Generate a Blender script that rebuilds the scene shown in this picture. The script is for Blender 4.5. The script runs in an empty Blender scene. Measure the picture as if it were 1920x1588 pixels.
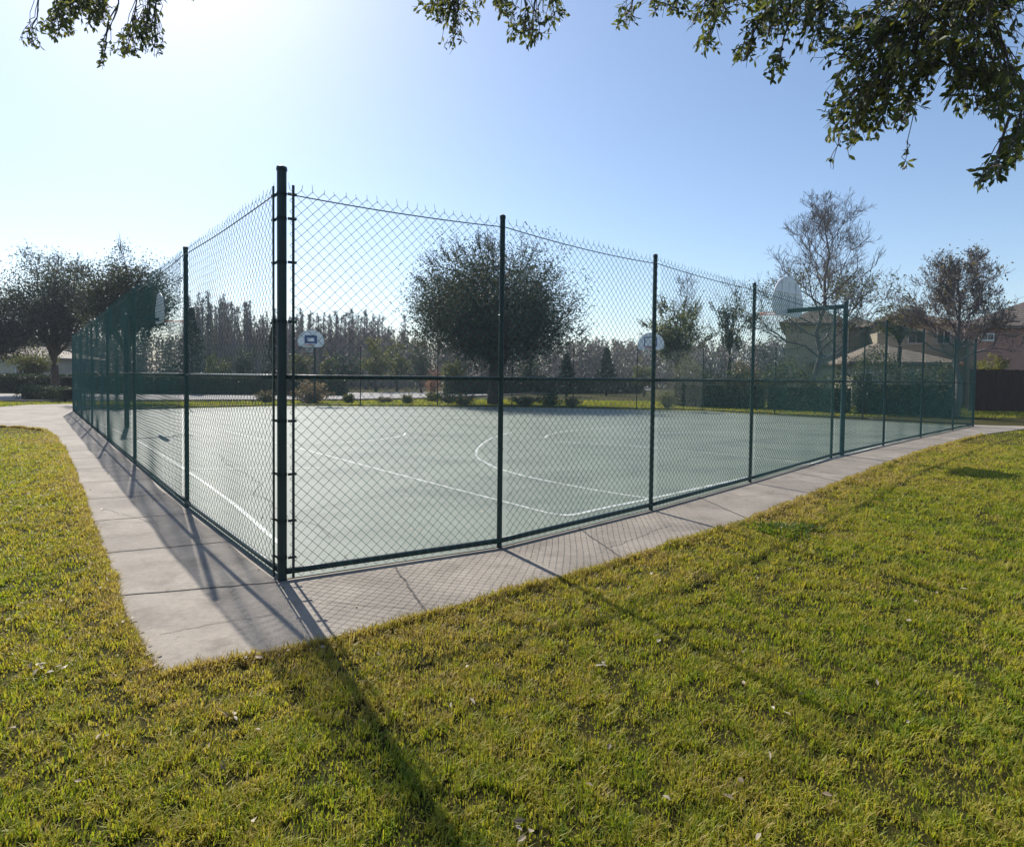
import bpy, math
import numpy as np
from mathutils import Matrix, Vector
from mathutils.geometry import tessellate_polygon

R = math.radians
rng = np.random.default_rng(11)
scene = bpy.context.scene
COL = scene.collection

# ------------------------------------------------------------------ camera
F, CX, CY, EYE = 1100.0, 960.0, 741.0, 1.55   # principal point sits above the frame centre (lens shift)
PITCH, ROLL = R(1.8), R(0.65)
cam_d = bpy.data.cameras.new('camera')
cam = bpy.data.objects.new('camera', cam_d)
COL.objects.link(cam)
cam_d.sensor_width = 36.0
cam_d.lens = 36.0 * F / 1920.0
cam_d.shift_y = -(794.0 - CY) / 1920.0
cam_d.clip_start, cam_d.clip_end = 0.05, 3000
M = Matrix.Translation((0, 0, EYE)) @ Matrix.Rotation(R(90) - PITCH, 4, 'X') @ Matrix.Rotation(ROLL, 4, 'Z')
cam.matrix_world = M
scene.camera = cam
RM = np.array(M.to_3x3())


def ray(x, y):
    return RM @ np.array([(x - CX) / F, -(y - CY) / F, -1.0])


def gp(x, y, z=0.0):
    d = ray(x, y)
    t = (z - EYE) / d[2]
    return np.array([d[0] * t, d[1] * t, z])


def at(x, y, depth):
    d = ray(x, y)
    t = depth / d[1]
    return np.array([d[0] * t, depth, EYE + d[2] * t])


def proj(p):
    q = RM.T @ (np.array(p) - np.array([0, 0, EYE]))
    return CX - F * q[0] / q[2], CY + F * q[1] / q[2]


# ------------------------------------------------------------------ mesh builder
class MB:
    def __init__(self):
        self.v, self.q, self.t, self.n = [], [], [], 0
        self.qa, self.ta, self.va = [], [], []   # material index, per-vertex attribute

    def add(self, v, q=None, t=None, mi=0, rnd=0.0):
        v = np.asarray(v, float).reshape(-1, 3)
        self.v.append(v)
        r = np.asarray(rnd, float)
        self.va.append(np.full(len(v), float(r)) if r.ndim == 0 else r)
        if q is not None and len(q):
            q = np.asarray(q, np.int64).reshape(-1, 4) + self.n
            self.q.append(q); self.qa.append(np.full(len(q), mi))
        if t is not None and len(t):
            t = np.asarray(t, np.int64).reshape(-1, 3) + self.n
            self.t.append(t); self.ta.append(np.full(len(t), mi))
        self.n += len(v)
        return self

    def box(self, c, s, rz=0.0, mi=0):
        c, s = np.asarray(c, float), np.asarray(s, float) / 2
        k = np.array([[-1, -1, -1], [1, -1, -1], [1, 1, -1], [-1, 1, -1], [-1, -1, 1], [1, -1, 1], [1, 1, 1], [-1, 1, 1]], float) * s
        ca, sa = math.cos(rz), math.sin(rz)
        k = np.stack([k[:, 0] * ca - k[:, 1] * sa, k[:, 0] * sa + k[:, 1] * ca, k[:, 2]], 1) + c
        return self.add(k, [[0, 3, 2, 1], [4, 5, 6, 7], [0, 1, 5, 4], [1, 2, 6, 5], [2, 3, 7, 6], [3, 0, 4, 7]], mi=mi)

    def tube(self, pts, rad, sides=6, mi=0, cap=True):
        P = np.asarray(pts, float)
        n = len(P)
        rad = np.full(n, rad) if np.isscalar(rad) else np.asarray(rad, float)
        T = np.gradient(P, axis=0)
        T /= np.linalg.norm(T, axis=1)[:, None] + 1e-9
        ref = np.where(np.abs(T[:, 2:3]) > 0.9, np.array([[1., 0, 0]]), np.array([[0, 0, 1.]]))
        if abs(T[:, 2]).mean() > 0.6:
            ref = np.tile([[1., 0.13, 0]], (n, 1))
        else:
            ref = np.tile([[0.05, 0.02, 1.]], (n, 1))
        A = np.cross(T, ref); A /= np.linalg.norm(A, axis=1)[:, None] + 1e-9
        B = np.cross(T, A)
        a = np.arange(sides) * 2 * math.pi / sides
        V = P[:, None] + rad[:, None, None] * (np.cos(a)[None, :, None] * A[:, None] + np.sin(a)[None, :, None] * B[:, None])
        i = np.arange(n - 1)[:, None] * sides
        j = np.arange(sides)[None]
        k = (j + 1) % sides
        q = np.stack([i + j, i + k, i + sides + k, i + sides + j], -1).reshape(-1, 4)
        t = []
        if cap:
            for s in range(1, sides - 1):
                t += [[0, s + 1, s], [(n - 1) * sides, (n - 1) * sides + s, (n - 1) * sides + s + 1]]
        return self.add(V.reshape(-1, 3), q, t, mi=mi)

    def build(self, name, mats, parent=None, smooth=False, attr=False):
        me = bpy.data.meshes.new(name)
        V = np.concatenate(self.v)
        if parent is not None:
            V = V - np.array(parent.location)
        Q = np.concatenate(self.q) if self.q else np.zeros((0, 4), int)
        Tt = np.concatenate(self.t) if self.t else np.zeros((0, 3), int)
        me.vertices.add(len(V)); me.vertices.foreach_set('co', V.astype(np.float32).ravel())
        nl = Q.size + Tt.size
        me.loops.add(nl)
        me.loops.foreach_set('vertex_index', np.concatenate([Q.ravel(), Tt.ravel()]).astype(np.int32))
        nf = len(Q) + len(Tt)
        me.polygons.add(nf)
        ls = np.concatenate([np.arange(len(Q)) * 4, Q.size + np.arange(len(Tt)) * 3]).astype(np.int32)
        me.polygons.foreach_set('loop_start', ls)
        ma = np.concatenate((self.qa or [np.zeros(0)]) + (self.ta or [np.zeros(0)])).astype(np.int32)
        me.polygons.foreach_set('material_index', ma)
        me.polygons.foreach_set('use_smooth', np.full(nf, smooth))
        me.update(calc_edges=True)
        if attr:
            a = me.attributes.new('rnd', 'FLOAT', 'POINT')
            a.data.foreach_set('value', np.concatenate(self.va).astype(np.float32))
        for m in (mats if isinstance(mats, (list, tuple)) else [mats]):
            me.materials.append(m)
        o = bpy.data.objects.new(name, me)
        COL.objects.link(o)
        if parent is not None:
            o.parent = parent
        return o


def tag(o, label=None, cat=None, group=None, kind=None):
    if label: o['label'] = label
    if cat: o['category'] = cat
    if group: o['group'] = group
    if kind: o['kind'] = kind
    return o


def thing(name, loc, label, cat, group=None):
    o = bpy.data.objects.new(name, None)
    COL.objects.link(o)
    o.empty_display_size = 0.3
    o.location = [float(c) for c in loc]
    return tag(o, label, cat, group)


def copy_tree(o, parent=None):
    c = o.copy(); COL.objects.link(c)
    if parent is not None: c.parent = parent
    for ch in list(o.children):
        copy_tree(ch, c)
    return c


# ------------------------------------------------------------------ materials
def mat(name):
    m = bpy.data.materials.new(name); m.use_nodes = True
    nt = m.node_tree
    return m, nt, nt.nodes['Principled BSDF']


def ramp(nt, fac, stops):
    r = nt.nodes.new('ShaderNodeValToRGB')
    els = r.color_ramp.elements
    while len(els) < len(stops): els.new(0.5)
    for e, (p, c) in zip(els, stops):
        e.position = p; e.color = (*c, 1)
    nt.links.new(fac, r.inputs[0])
    return r.outputs[0]


def noise(nt, scale, detail=4, rough=0.55, coord='Object', stretch=None):
    tc = nt.nodes.new('ShaderNodeTexCoord')
    n = nt.nodes.new('ShaderNodeTexNoise')
    n.inputs['Scale'].default_value = scale
    n.inputs['Detail'].default_value = detail
    n.inputs['Roughness'].default_value = rough
    out = tc.outputs[coord]
    if stretch:
        mp = nt.nodes.new('ShaderNodeMapping'); mp.inputs['Scale'].default_value = stretch
        nt.links.new(out, mp.inputs[0]); out = mp.outputs[0]
    nt.links.new(out, n.inputs['Vector'])
    return n.outputs['Fac']


def mixc(nt, fac, a, b, mode='MIX'):
    m = nt.nodes.new('ShaderNodeMix'); m.data_type = 'RGBA'; m.blend_type = mode
    for val, idx in ((fac, 0), (a, 6), (b, 7)):
        if hasattr(val, 'node'): nt.links.new(val, m.inputs[idx])
        elif isinstance(val, (int, float)): m.inputs[idx].default_value = val
        else: m.inputs[idx].default_value = (*val, 1)
    return m.outputs[2]


def math_n(nt, op, a, b):
    m = nt.nodes.new('ShaderNodeMath'); m.operation = op
    for val, i in ((a, 0), (b, 1)):
        if hasattr(val, 'node'): nt.links.new(val, m.inputs[i])
        else: m.inputs[i].default_value = val
    return m.outputs[0]


def bump(nt, b, h, strength=0.3, dist=0.01):
    bm = nt.nodes.new('ShaderNodeBump'); bm.inputs['Strength'].default_value = strength
    bm.inputs['Distance'].default_value = dist
    nt.links.new(h, bm.inputs['Height']); nt.links.new(bm.outputs[0], b.inputs['Normal'])


def paint(name, c, rough=0.5, var=0.25, scale=6, metallic=0.0, bmp=0.0):
    m, nt, b = mat(name)
    c = np.array(c)
    col = ramp(nt, noise(nt, scale, 6), [(0.3, tuple(c * (1 - var))), (0.7, tuple(np.minimum(c * (1 + var), 0.95)))])
    nt.links.new(col, b.inputs['Base Color'])
    b.inputs['Roughness'].default_value = rough
    b.inputs['Metallic'].default_value = metallic
    if bmp: bump(nt, b, noise(nt, scale * 8, 4), bmp, 0.01)
    return m


def leaf_mat(name, c0, c1, c2, trans=0.35, nscale=0.7, gloss=0.55):
    m, nt, b = mat(name)
    at_ = nt.nodes.new('ShaderNodeAttribute'); at_.attribute_name = 'rnd'
    f = math_n(nt, 'ADD', math_n(nt, 'MULTIPLY', at_.outputs['Fac'], 0.6), math_n(nt, 'MULTIPLY', noise(nt, nscale, 4), 0.55))
    col = ramp(nt, f, [(0.22, c0), (0.55, c1), (0.9, c2)])
    nt.links.new(col, b.inputs['Base Color'])
    b.inputs['Roughness'].default_value = gloss
    b.inputs['Specular IOR Level'].default_value = 0.35
    tr = nt.nodes.new('ShaderNodeBsdfTranslucent')
    nt.links.new(mixc(nt, 1.0, col, (1.35, 1.25, 0.6), 'MULTIPLY'), tr.inputs[0])
    mx = nt.nodes.new('ShaderNodeMixShader'); mx.inputs[0].default_value = trans
    nt.links.new(b.outputs[0], mx.inputs[1]); nt.links.new(tr.outputs[0], mx.inputs[2])
    nt.links.new(mx.outputs[0], nt.nodes['Material Output'].inputs['Surface'])
    return m


MT = {}
MT['green'] = paint('green_vinyl', (0.003, 0.021, 0.021), 0.5, 0.25, 9)
MT['wire'] = paint('green_wire', (0.012, 0.095, 0.08), 0.5, 0.3, 5)
MT['pole'] = paint('green_pole', (0.03, 0.075, 0.075), 0.45, 0.25, 4)
MT['white'] = paint('white_enamel', (0.82, 0.82, 0.82), 0.4, 0.12, 5)
MT['blue'] = paint('blue_paint', (0.05, 0.09, 0.24), 0.45, 0.1, 5)
MT['orange'] = paint('orange_rim', (0.55, 0.12, 0.05), 0.45, 0.15, 5)
MT['net'] = paint('net_cord', (0.7, 0.7, 0.68), 0.8, 0.1, 20)
MT['grey'] = paint('grey_steel', (0.3, 0.31, 0.32), 0.4, 0.2, 6, 0.7)
MT['bark'] = paint('bark', (0.075, 0.058, 0.045), 0.9, 0.45, 7, 0, 0.5)
MT['bark_grey'] = paint('bark_grey', (0.16, 0.14, 0.14), 0.9, 0.35, 7, 0, 0.4)
MT['bark_pale'] = paint('bark_pale', (0.26, 0.235, 0.235), 0.9, 0.35, 7, 0, 0.4)
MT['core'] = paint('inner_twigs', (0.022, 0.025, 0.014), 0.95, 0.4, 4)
MT['oak_leaf'] = leaf_mat('oak_leaf', (0.032, 0.05, 0.02), (0.068, 0.092, 0.032), (0.17, 0.18, 0.06), 0.5)
MT['oak_far'] = leaf_mat('oak_far_leaf', (0.02, 0.034, 0.03), (0.04, 0.058, 0.048), (0.10, 0.115, 0.08), 0.3)
MT['pale_leaf'] = leaf_mat('pale_leaf', (0.055, 0.075, 0.025), (0.10, 0.12, 0.045), (0.17, 0.17, 0.07), 0.4)
MT['lime_leaf'] = leaf_mat('lime_leaf', (0.10, 0.13, 0.03), (0.17, 0.19, 0.05), (0.25, 0.22, 0.08), 0.45)
MT['hedge_leaf'] = leaf_mat('hedge_leaf', (0.012, 0.03, 0.012), (0.025, 0.052, 0.018), (0.06, 0.09, 0.03), 0.2)
MT['grey_leaf'] = leaf_mat('grey_shrub_leaf', (0.03, 0.048, 0.03), (0.075, 0.095, 0.055), (0.19, 0.2, 0.14), 0.35)
MT['dry_leaf'] = leaf_mat('dry_leaf', (0.10, 0.085, 0.06), (0.17, 0.145, 0.105), (0.26, 0.22, 0.16), 0.3)
MT['plume'] = leaf_mat('plume_leaf', (0.10, 0.075, 0.06), (0.19, 0.15, 0.13), (0.30, 0.25, 0.23), 0.4)
MT['cedar_leaf'] = leaf_mat('cedar_leaf', (0.010, 0.02, 0.016), (0.02, 0.034, 0.026), (0.04, 0.055, 0.04), 0.15)
MT['cypress_twig'] = leaf_mat('cypress_twig', (0.08, 0.078, 0.098), (0.13, 0.122, 0.148), (0.18, 0.16, 0.18), 0.25)
MT['pink_leaf'] = leaf_mat('pink_bloom', (0.2, 0.07, 0.07), (0.32, 0.14, 0.13), (0.4, 0.22, 0.18), 0.35)


def concrete(name, c0, c1, stain):
    m, nt, b = mat(name)
    a = ramp(nt, noise(nt, 0.8, 8, 0.68), [(0.36, c0), (0.64, c1)])
    a = mixc(nt, 0.5, a, ramp(nt, noise(nt, 24, 6, 0.75), [(0.32, (0.55, 0.54, 0.52)), (0.6, (1, 1, 1))]), 'MULTIPLY')
    a = mixc(nt, ramp(nt, noise(nt, 2.6, 5, 0.7), [(0.5, (0, 0, 0)), (0.7, (0.75, 0.75, 0.75))]), a, stain)
    a = mixc(nt, 0.35, a, ramp(nt, noise(nt, 160, 3), [(0.3, (0.35, 0.35, 0.35)), (0.7, (0.9, 0.9, 0.9))]), 'OVERLAY')
    nt.links.new(a, b.inputs['Base Color'])
    b.inputs['Roughness'].default_value = 0.85
    bump(nt, b, noise(nt, 120, 5), 0.25, 0.004)
    return m


MT['concrete'] = concrete('walkway_concrete', (0.17, 0.143, 0.115), (0.30, 0.258, 0.21), (0.115, 0.096, 0.074))
MT['asphalt'] = concrete('pale_road', (0.19, 0.18, 0.17), (0.27, 0.255, 0.24), (0.15, 0.145, 0.135))
MT['joint'] = paint('dark_joint', (0.09, 0.08, 0.07), 0.95, 0.5, 12)

m, nt, b = mat('court_paint')
a = ramp(nt, noise(nt, 0.16, 6, 0.6), [(0.3, (0.118, 0.146, 0.112)), (0.7, (0.155, 0.181, 0.142))])
a = mixc(nt, ramp(nt, noise(nt, 1.1, 6, 0.7), [(0.5, (0, 0, 0)), (0.8, (0.55, 0.55, 0.55))]), a, (0.19, 0.205, 0.175))
a = mixc(nt, ramp(nt, noise(nt, 0.55, 8, 0.72, stretch=(1, 1.6, 1)), [(0.45, (0, 0, 0)), (0.62, (0.7, 0.7, 0.7))]), a, (0.075, 0.095, 0.078))
a = mixc(nt, ramp(nt, noise(nt, 7, 3, 0.6), [(0.62, (0, 0, 0)), (0.78, (0.4, 0.4, 0.4))]), a, (0.27, 0.28, 0.25))
a = mixc(nt, 0.3, a, ramp(nt, noise(nt, 140, 3), [(0.3, (0.35, 0.35, 0.35)), (0.7, (0.9, 0.9, 0.9))]), 'OVERLAY')
nt.links.new(a, b.inputs['Base Color'])
b.inputs['Roughness'].default_value = 0.62
b.inputs['Specular IOR Level'].default_value = 0.35
bump(nt, b, noise(nt, 150, 5), 0.35, 0.004)
MT['court'] = m
m, nt, b = mat('line_paint')
a = ramp(nt, noise(nt, 5, 6, 0.8), [(0.38, (0.21, 0.24, 0.20)), (0.54, (0.52, 0.54, 0.51))])
nt.links.new(a, b.inputs['Base Color']); b.inputs['Roughness'].default_value = 0.6
MT['line'] = m
m, nt, b = mat('lawn_soil')
a = ramp(nt, noise(nt, 0.35, 6, 0.65), [(0.3, (0.045, 0.055, 0.012)), (0.5, (0.075, 0.07, 0.018)), (0.72, (0.095, 0.07, 0.026))])
a = mixc(nt, 0.75, a, ramp(nt, noise(nt, 16, 6, 0.75), [(0.3, (0.1, 0.1, 0.1)), (0.7, (1, 1, 1))]), 'MULTIPLY')
nt.links.new(a, b.inputs['Base Color']); b.inputs['Roughness'].default_value = 0.95
b.inputs['Specular IOR Level'].default_value = 0.1
bump(nt, b, noise(nt, 14, 6, 0.8), 0.9, 0.06)
MT['lawn'] = m


def grass_mat():
    m, nt, b = mat('grass_blade')
    at_ = nt.nodes.new('ShaderNodeAttribute'); at_.attribute_name = 'rnd'
    n1 = noise(nt, 0.5, 4, 0.6); n2 = noise(nt, 6.5, 3, 0.6)
    f = math_n(nt, 'ADD', math_n(nt, 'ADD', math_n(nt, 'MULTIPLY', at_.outputs['Fac'], 0.34), math_n(nt, 'MULTIPLY', n1, 0.40)),
               math_n(nt, 'MULTIPLY', n2, 0.42))
    col = ramp(nt, f, [(0.33, (0.065, 0.14, 0.014)), (0.45, (0.22, 0.265, 0.026)), (0.58, (0.37, 0.345, 0.045)),
                       (0.71, (0.42, 0.31, 0.085)), (0.88, (0.47, 0.34, 0.16))])
    nt.links.new(col, b.inputs['Base Color'])
    b.inputs['Roughness'].default_value = 0.5
    b.inputs['Specular IOR Level'].default_value = 0.25
    tr = nt.nodes.new('ShaderNodeBsdfTranslucent')
    nt.links.new(mixc(nt, 1.0, col, (1.15, 1.25, 0.55), 'MULTIPLY'), tr.inputs[0])
    mx = nt.nodes.new('ShaderNodeMixShader'); mx.inputs[0].default_value = 0.5
    nt.links.new(b.outputs[0], mx.inputs[1]); nt.links.new(tr.outputs[0], mx.inputs[2])
    nt.links.new(mx.outputs[0], nt.nodes['Material Output'].inputs['Surface'])
    return m


MT['grass'] = grass_mat()
MT['litter'] = leaf_mat('litter', (0.15, 0.10, 0.06), (0.30, 0.23, 0.15), (0.5, 0.43, 0.33), 0.2, 3.0)


def wall_mat(name, c):
    m, nt, b = mat(name)
    c = np.array(c)
    a = ramp(nt, noise(nt, 1.2, 6), [(0.3, tuple(c * 0.88)), (0.7, tuple(c * 1.08))])
    nt.links.new(a, b.inputs['Base Color']); b.inputs['Roughness'].default_value = 0.9
    bump(nt, b, noise(nt, 60, 4), 0.3, 0.01)
    return m


def roof_mat(name, c):
    m, nt, b = mat(name)
    c = np.array(c)
    tc = nt.nodes.new('ShaderNodeTexCoord')
    w = nt.nodes.new('ShaderNodeTexWave'); w.bands_direction = 'Z'
    w.inputs['Scale'].default_value = 2.2; w.inputs['Distortion'].default_value = 0.6
    nt.links.new(tc.outputs['Object'], w.inputs[0])
    a = ramp(nt, noise(nt, 2.5, 6, 0.7), [(0.3, tuple(c * 0.7)), (0.7, tuple(c * 1.25))])
    a = mixc(nt, 0.35, a, w.outputs[0], 'MULTIPLY')
    nt.links.new(a, b.inputs['Base Color']); b.inputs['Roughness'].default_value = 0.85
    bump(nt, b, w.outputs['Fac'], 0.6, 0.03)
    return m


MT['beige'] = wall_mat('beige_stucco', (0.55, 0.49, 0.35))
MT['cream'] = wall_mat('cream_stucco', (0.46, 0.43, 0.34))
MT['salmon'] = wall_mat('salmon_stucco', (0.46, 0.255, 0.19))
MT['trim'] = paint('white_trim', (0.72, 0.71, 0.68), 0.6, 0.06, 5)
MT['roof'] = roof_mat('brown_tiles', (0.21, 0.16, 0.12))
MT['roof2'] = roof_mat('tan_tiles', (0.31, 0.25, 0.19))
m, nt, b = mat('window_glass')
nt.links.new(ramp(nt, noise(nt, 2, 2), [(0.3, (0.015, 0.02, 0.025)), (0.7, (0.04, 0.05, 0.06))]), b.inputs['Base Color'])
b.inputs['Roughness'].default_value = 0.08
MT['glass'] = m
m, nt, b = mat('dark_fence_wood')
a = ramp(nt, noise(nt, 3, 6, 0.6, stretch=(6, 6, 0.5)), [(0.3, (0.026, 0.014, 0.009)), (0.7, (0.075, 0.042, 0.026))])
nt.links.new(a, b.inputs['Base Color']); b.inputs['Roughness'].default_value = 0.9
MT['wood'] = m


# ------------------------------------------------------------------ polygons
def inside(px, py, poly):
    poly = np.asarray(poly)
    res = np.zeros(len(px), bool)
    j = len(poly) - 1
    for i in range(len(poly)):
        xi, yi, xj, yj = *poly[i][:2], *poly[j][:2]
        c = ((yi > py) != (yj > py)) & (px < (xj - xi) * (py - yi) / (yj - yi + 1e-12) + xi)
        res ^= c
        j = i
    return res


def slab(name, poly, z1, z0, m):
    poly = [Vector((p[0], p[1], 0)) for p in poly]
    n = len(poly)
    tri = tessellate_polygon([poly])
    V = [(p.x, p.y, z1) for p in poly] + [(p.x, p.y, z0) for p in poly]
    T = []
    for t in tri:
        a, b_, c = (poly[k] for k in t)
        up = (b_ - a).cross(c - a).z > 0
        T.append(t if up else (t[0], t[2], t[1]))
    area = sum(poly[i].x * poly[(i + 1) % n].y - poly[(i + 1) % n].x * poly[i].y for i in range(n))
    Q = [[i, n + i, n + (i + 1) % n, (i + 1) % n] if area > 0 else [i, (i + 1) % n, n + (i + 1) % n, n + i] for i in range(n)]
    return tag(MB().add(V, Q, T).build(name, m), kind='structure')


def strip(mb, pts, w, z):
    P = np.asarray([p[:2] for p in pts], float)
    T = np.gradient(P, axis=0); T /= np.linalg.norm(T, axis=1)[:, None]
    N = np.stack([-T[:, 1], T[:, 0]], 1) * w / 2
    n = len(P)
    V = np.concatenate([np.c_[P + N, np.full(n, z)], np.c_[P - N, np.full(n, z)]])
    Q = [[i, n + i, n + i + 1, i + 1] for i in range(n - 1)]
    mb.add(V, Q)


def spline(pts, k=6):
    P = np.asarray(pts, float)
    P = np.vstack([2 * P[0] - P[1], P, 2 * P[-1] - P[-2]])
    out = []
    for i in range(1, len(P) - 2):
        for t in np.linspace(0, 1, k, endpoint=False):
            p0, p1, p2, p3 = P[i - 1:i + 3]
            out.append(0.5 * (2 * p1 + (p2 - p0) * t + (2 * p0 - 5 * p1 + 4 * p2 - p3) * t * t + (3 * p1 - p0 - 3 * p2 + p3) * t ** 3))
    out.append(P[-2])
    return np.array(out)


G2 = lambda x, y: gp(x, y)[:2]

# fence lines on the ground
CORNER = G2(529, 1087)
right_pts = [CORNER, G2(936, 1026), G2(1220, 956), G2(1406, 904), G2(1558, 859), G2(1656, 836), G2(1726, 820), G2(1786, 807), G2(1824, 799)]
left_end = np.array([-17.2, 23.0])
first_left = G2(351, 951)
ld = (left_end - first_left)
left_pts = [CORNER, first_left] + [first_left + ld * k / 5 for k in range(1, 6)]
far_corners = [left_end, np.array([-11.2, 28.4]), np.array([0.0, 29.9]), np.array([9.2, 28.3]), right_pts[-1]]
court_poly = [p for p in right_pts] + far_corners[::-1][1:] + left_pts[::-1][1:-1]
ctr = np.mean(court_poly, axis=0)

# ---------------------------------------------------------------- ground sheets
mb = MB()
gx = np.array([-900, -200, -60, -30, 0, 30, 60, 200, 900.])
gv = np.array([[x, y, -0.03] for y in gx + 60 for x in gx])
gq = [[j * 9 + i, j * 9 + i + 1, j * 9 + i + 10, j * 9 + i + 9] for j in range(8) for i in range(8)]
tag(mb.add(gv, gq).build('lawn', MT['lawn']), kind='structure')

front_px = [(302, 1262), (380, 1243), (470, 1226), (560, 1212), (640, 1190), (730, 1168), (820, 1143), (910, 1120), (1000, 1094), (1090, 1070),
            (1160, 1050), (1280, 1012), (1390, 976), (1480, 943), (1560, 910), (1640, 878), (1740, 842), (1840, 815)]
front = [G2(*p) for p in front_px]
outer_px = [(302, 1262), (268, 1215), (240, 1160), (215, 1085), (192, 1030), (172, 980), (150, 918), (130, 862), (118, 838), (104, 818), (84, 806), (40, 801), (0, 800), (-160, 800)]
outer = [G2(*p) for p in outer_px]
tail = [G2(-160, 765), G2(0, 763), G2(50, 759), G2(132, 757)]
walk_poly = front[::-1] + outer[1:] + tail + [left_end + np.array([-0.3, 2.0]), left_end + np.array([1.5, 0.5]), right_pts[-1] + np.array([0.3, 0.6]), right_pts[-1] + np.array([2.5, 0.2])]
# the apron is one ring of concrete outside the court; it runs on underneath the court surface
slab('walkway', walk_poly, 0.0, -0.12, MT['concrete'])
slab('court_surface', court_poly, 0.006, -0.05, MT['court'])

# joints in the concrete
mb = MB()
JL = [((222, 1117), (526, 1091)), ((197, 1037), (440, 1014)), ((176, 977), (392, 960)), ((160, 936), (345, 925)), ((150, 905), (318, 897)), ((141, 880), (285, 873)),
      ((134, 860), (262, 856)), ((128, 845), (240, 842)), ((740, 1063), (800, 1148)), ((1085, 990), (1165, 1046)), ((1310, 932), (1400, 972)), ((1480, 884), (1575, 903))]
for a_, b_ in JL:
    p = np.array([G2(*a_), G2(*b_)])
    pp = np.array([p[0] + (p[1] - p[0]) * t for t in np.linspace(0, 1, 14)])
    d = (p[1] - p[0]) / np.linalg.norm(p[1] - p[0])
    pp += np.outer(rng.normal(0, 0.004, 14), [-d[1], d[0]])
    strip(mb, pp, 0.016, 0.004)
tag(mb.build('walkway_joints', MT['joint']), kind='structure')

# hairline cracks wandering over the slab and the court
mb = MB()
for a_, b_, wd_, z_ in (((300, 1190), (520, 1150), .004, .004), ((610, 1130), (760, 1140), .004, .004), ((190, 955), (300, 985), .004, .004), ((1130, 1030), (1260, 985), .005, .004),
                    ((560, 960), (900, 890), .007, .0095), ((700, 800), (1250, 870), .012, .0095), ((960, 930), (1350, 850), .008, .0095), ((400, 850), (620, 1010), .007, .0095), ((1050, 790), (1480, 850), .012, .0095)):
    p0_, p1_ = G2(*a_), G2(*b_)
    t_ = np.linspace(0, 1, 40)[:, None]
    w_ = np.cumsum(rng.normal(0, 0.018, (40, 2)), axis=0); w_ -= t_ * w_[-1]
    strip(mb, p0_ + (p1_ - p0_) * t_ + w_ * np.linalg.norm(p1_ - p0_) / 2.5, wd_, z_)
tag(mb.build('pavement_cracks', MT['joint']), kind='structure')

# court lines
mb = MB()
def cline(px, w=0.045, k=6, z=0.010):
    strip(mb, spline([G2(*p) for p in px], k), w * 0.85, z)
cline([(420, 808), (555, 840), (700, 878), (850, 917), (970, 948), (1025, 962), (1050, 966)])
cline([(1046, 966), (1075, 966), (1140, 952), (1220, 936), (1320, 914), (1410, 894), (1490, 876), (1560, 861), (1640, 839), (1700, 824), (1770, 806)], 0.07)
cline([(960, 811), (925, 821), (903, 834), (893, 847), (897, 859), (914, 870), (940, 881), (1000, 897), (1090, 915), (1160, 927), (1222, 936)], 0.055)
cline([(170, 790), (205, 803), (235, 816), (290, 846), (345, 880), (430, 940), (500, 1000), (528, 1024)], 0.055)
cline([(345, 882), (460, 880), (600, 878)], 0.05)
cline([(1195, 838), (1290, 846), (1400, 857), (1500, 868), (1535, 872)], 0.05)
cline([(1020, 822), (1032, 815), (1070, 808), (1140, 803), (1230, 800), (1330, 800)], 0.06)
cline([(1040, 829), (1120, 833), (1200, 838)], 0.05)
cline([(1225, 791), (1270, 790), (1330, 790)], 0.07)
cline([(1240, 813), (1330, 811), (1400, 812)], 0.06)
cline([(640, 830), (700, 826), (752, 818), (760, 812)], 0.06)
cline([(1450, 795), (1500, 794), (1545, 794)], 0.07)
cline([(420, 785), (600, 783), (800, 784), (1000, 787)], 0.06)
tag(mb.build('court_lines', MT['line']), kind='structure')

# road beyond
road = [G2(*p) for p in [(-250, 751), (0, 751), (150, 751), (400, 750), (640, 749), (800, 746), (1000, 737), (1225, 731), (1225, 724), (1000, 727), (800, 735), (400, 737), (150, 738), (0, 738), (-250, 738)]]
slab('road', road, -0.012, -0.1, MT['asphalt'])
mb = MB()
kp = [G2(*p) for p in [(-250, 753), (0, 753), (150, 753), (400, 752), (640, 751), (800, 748), (1000, 739), (1225, 733)]]
for a_, b_ in zip(kp[:-1], kp[1:]):
    d = b_ - a_; L = np.linalg.norm(d)
    mb.box(((a_[0] + b_[0]) / 2, (a_[1] + b_[1]) / 2, 0.02), (L, 0.15, 0.14), math.atan2(d[1], d[0]))
tag(mb.build('kerb', MT['concrete']), kind='structure')


# ------------------------------------------------------------------ chain-link fences
ZB, ZT = 0.03, 2.92

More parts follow.
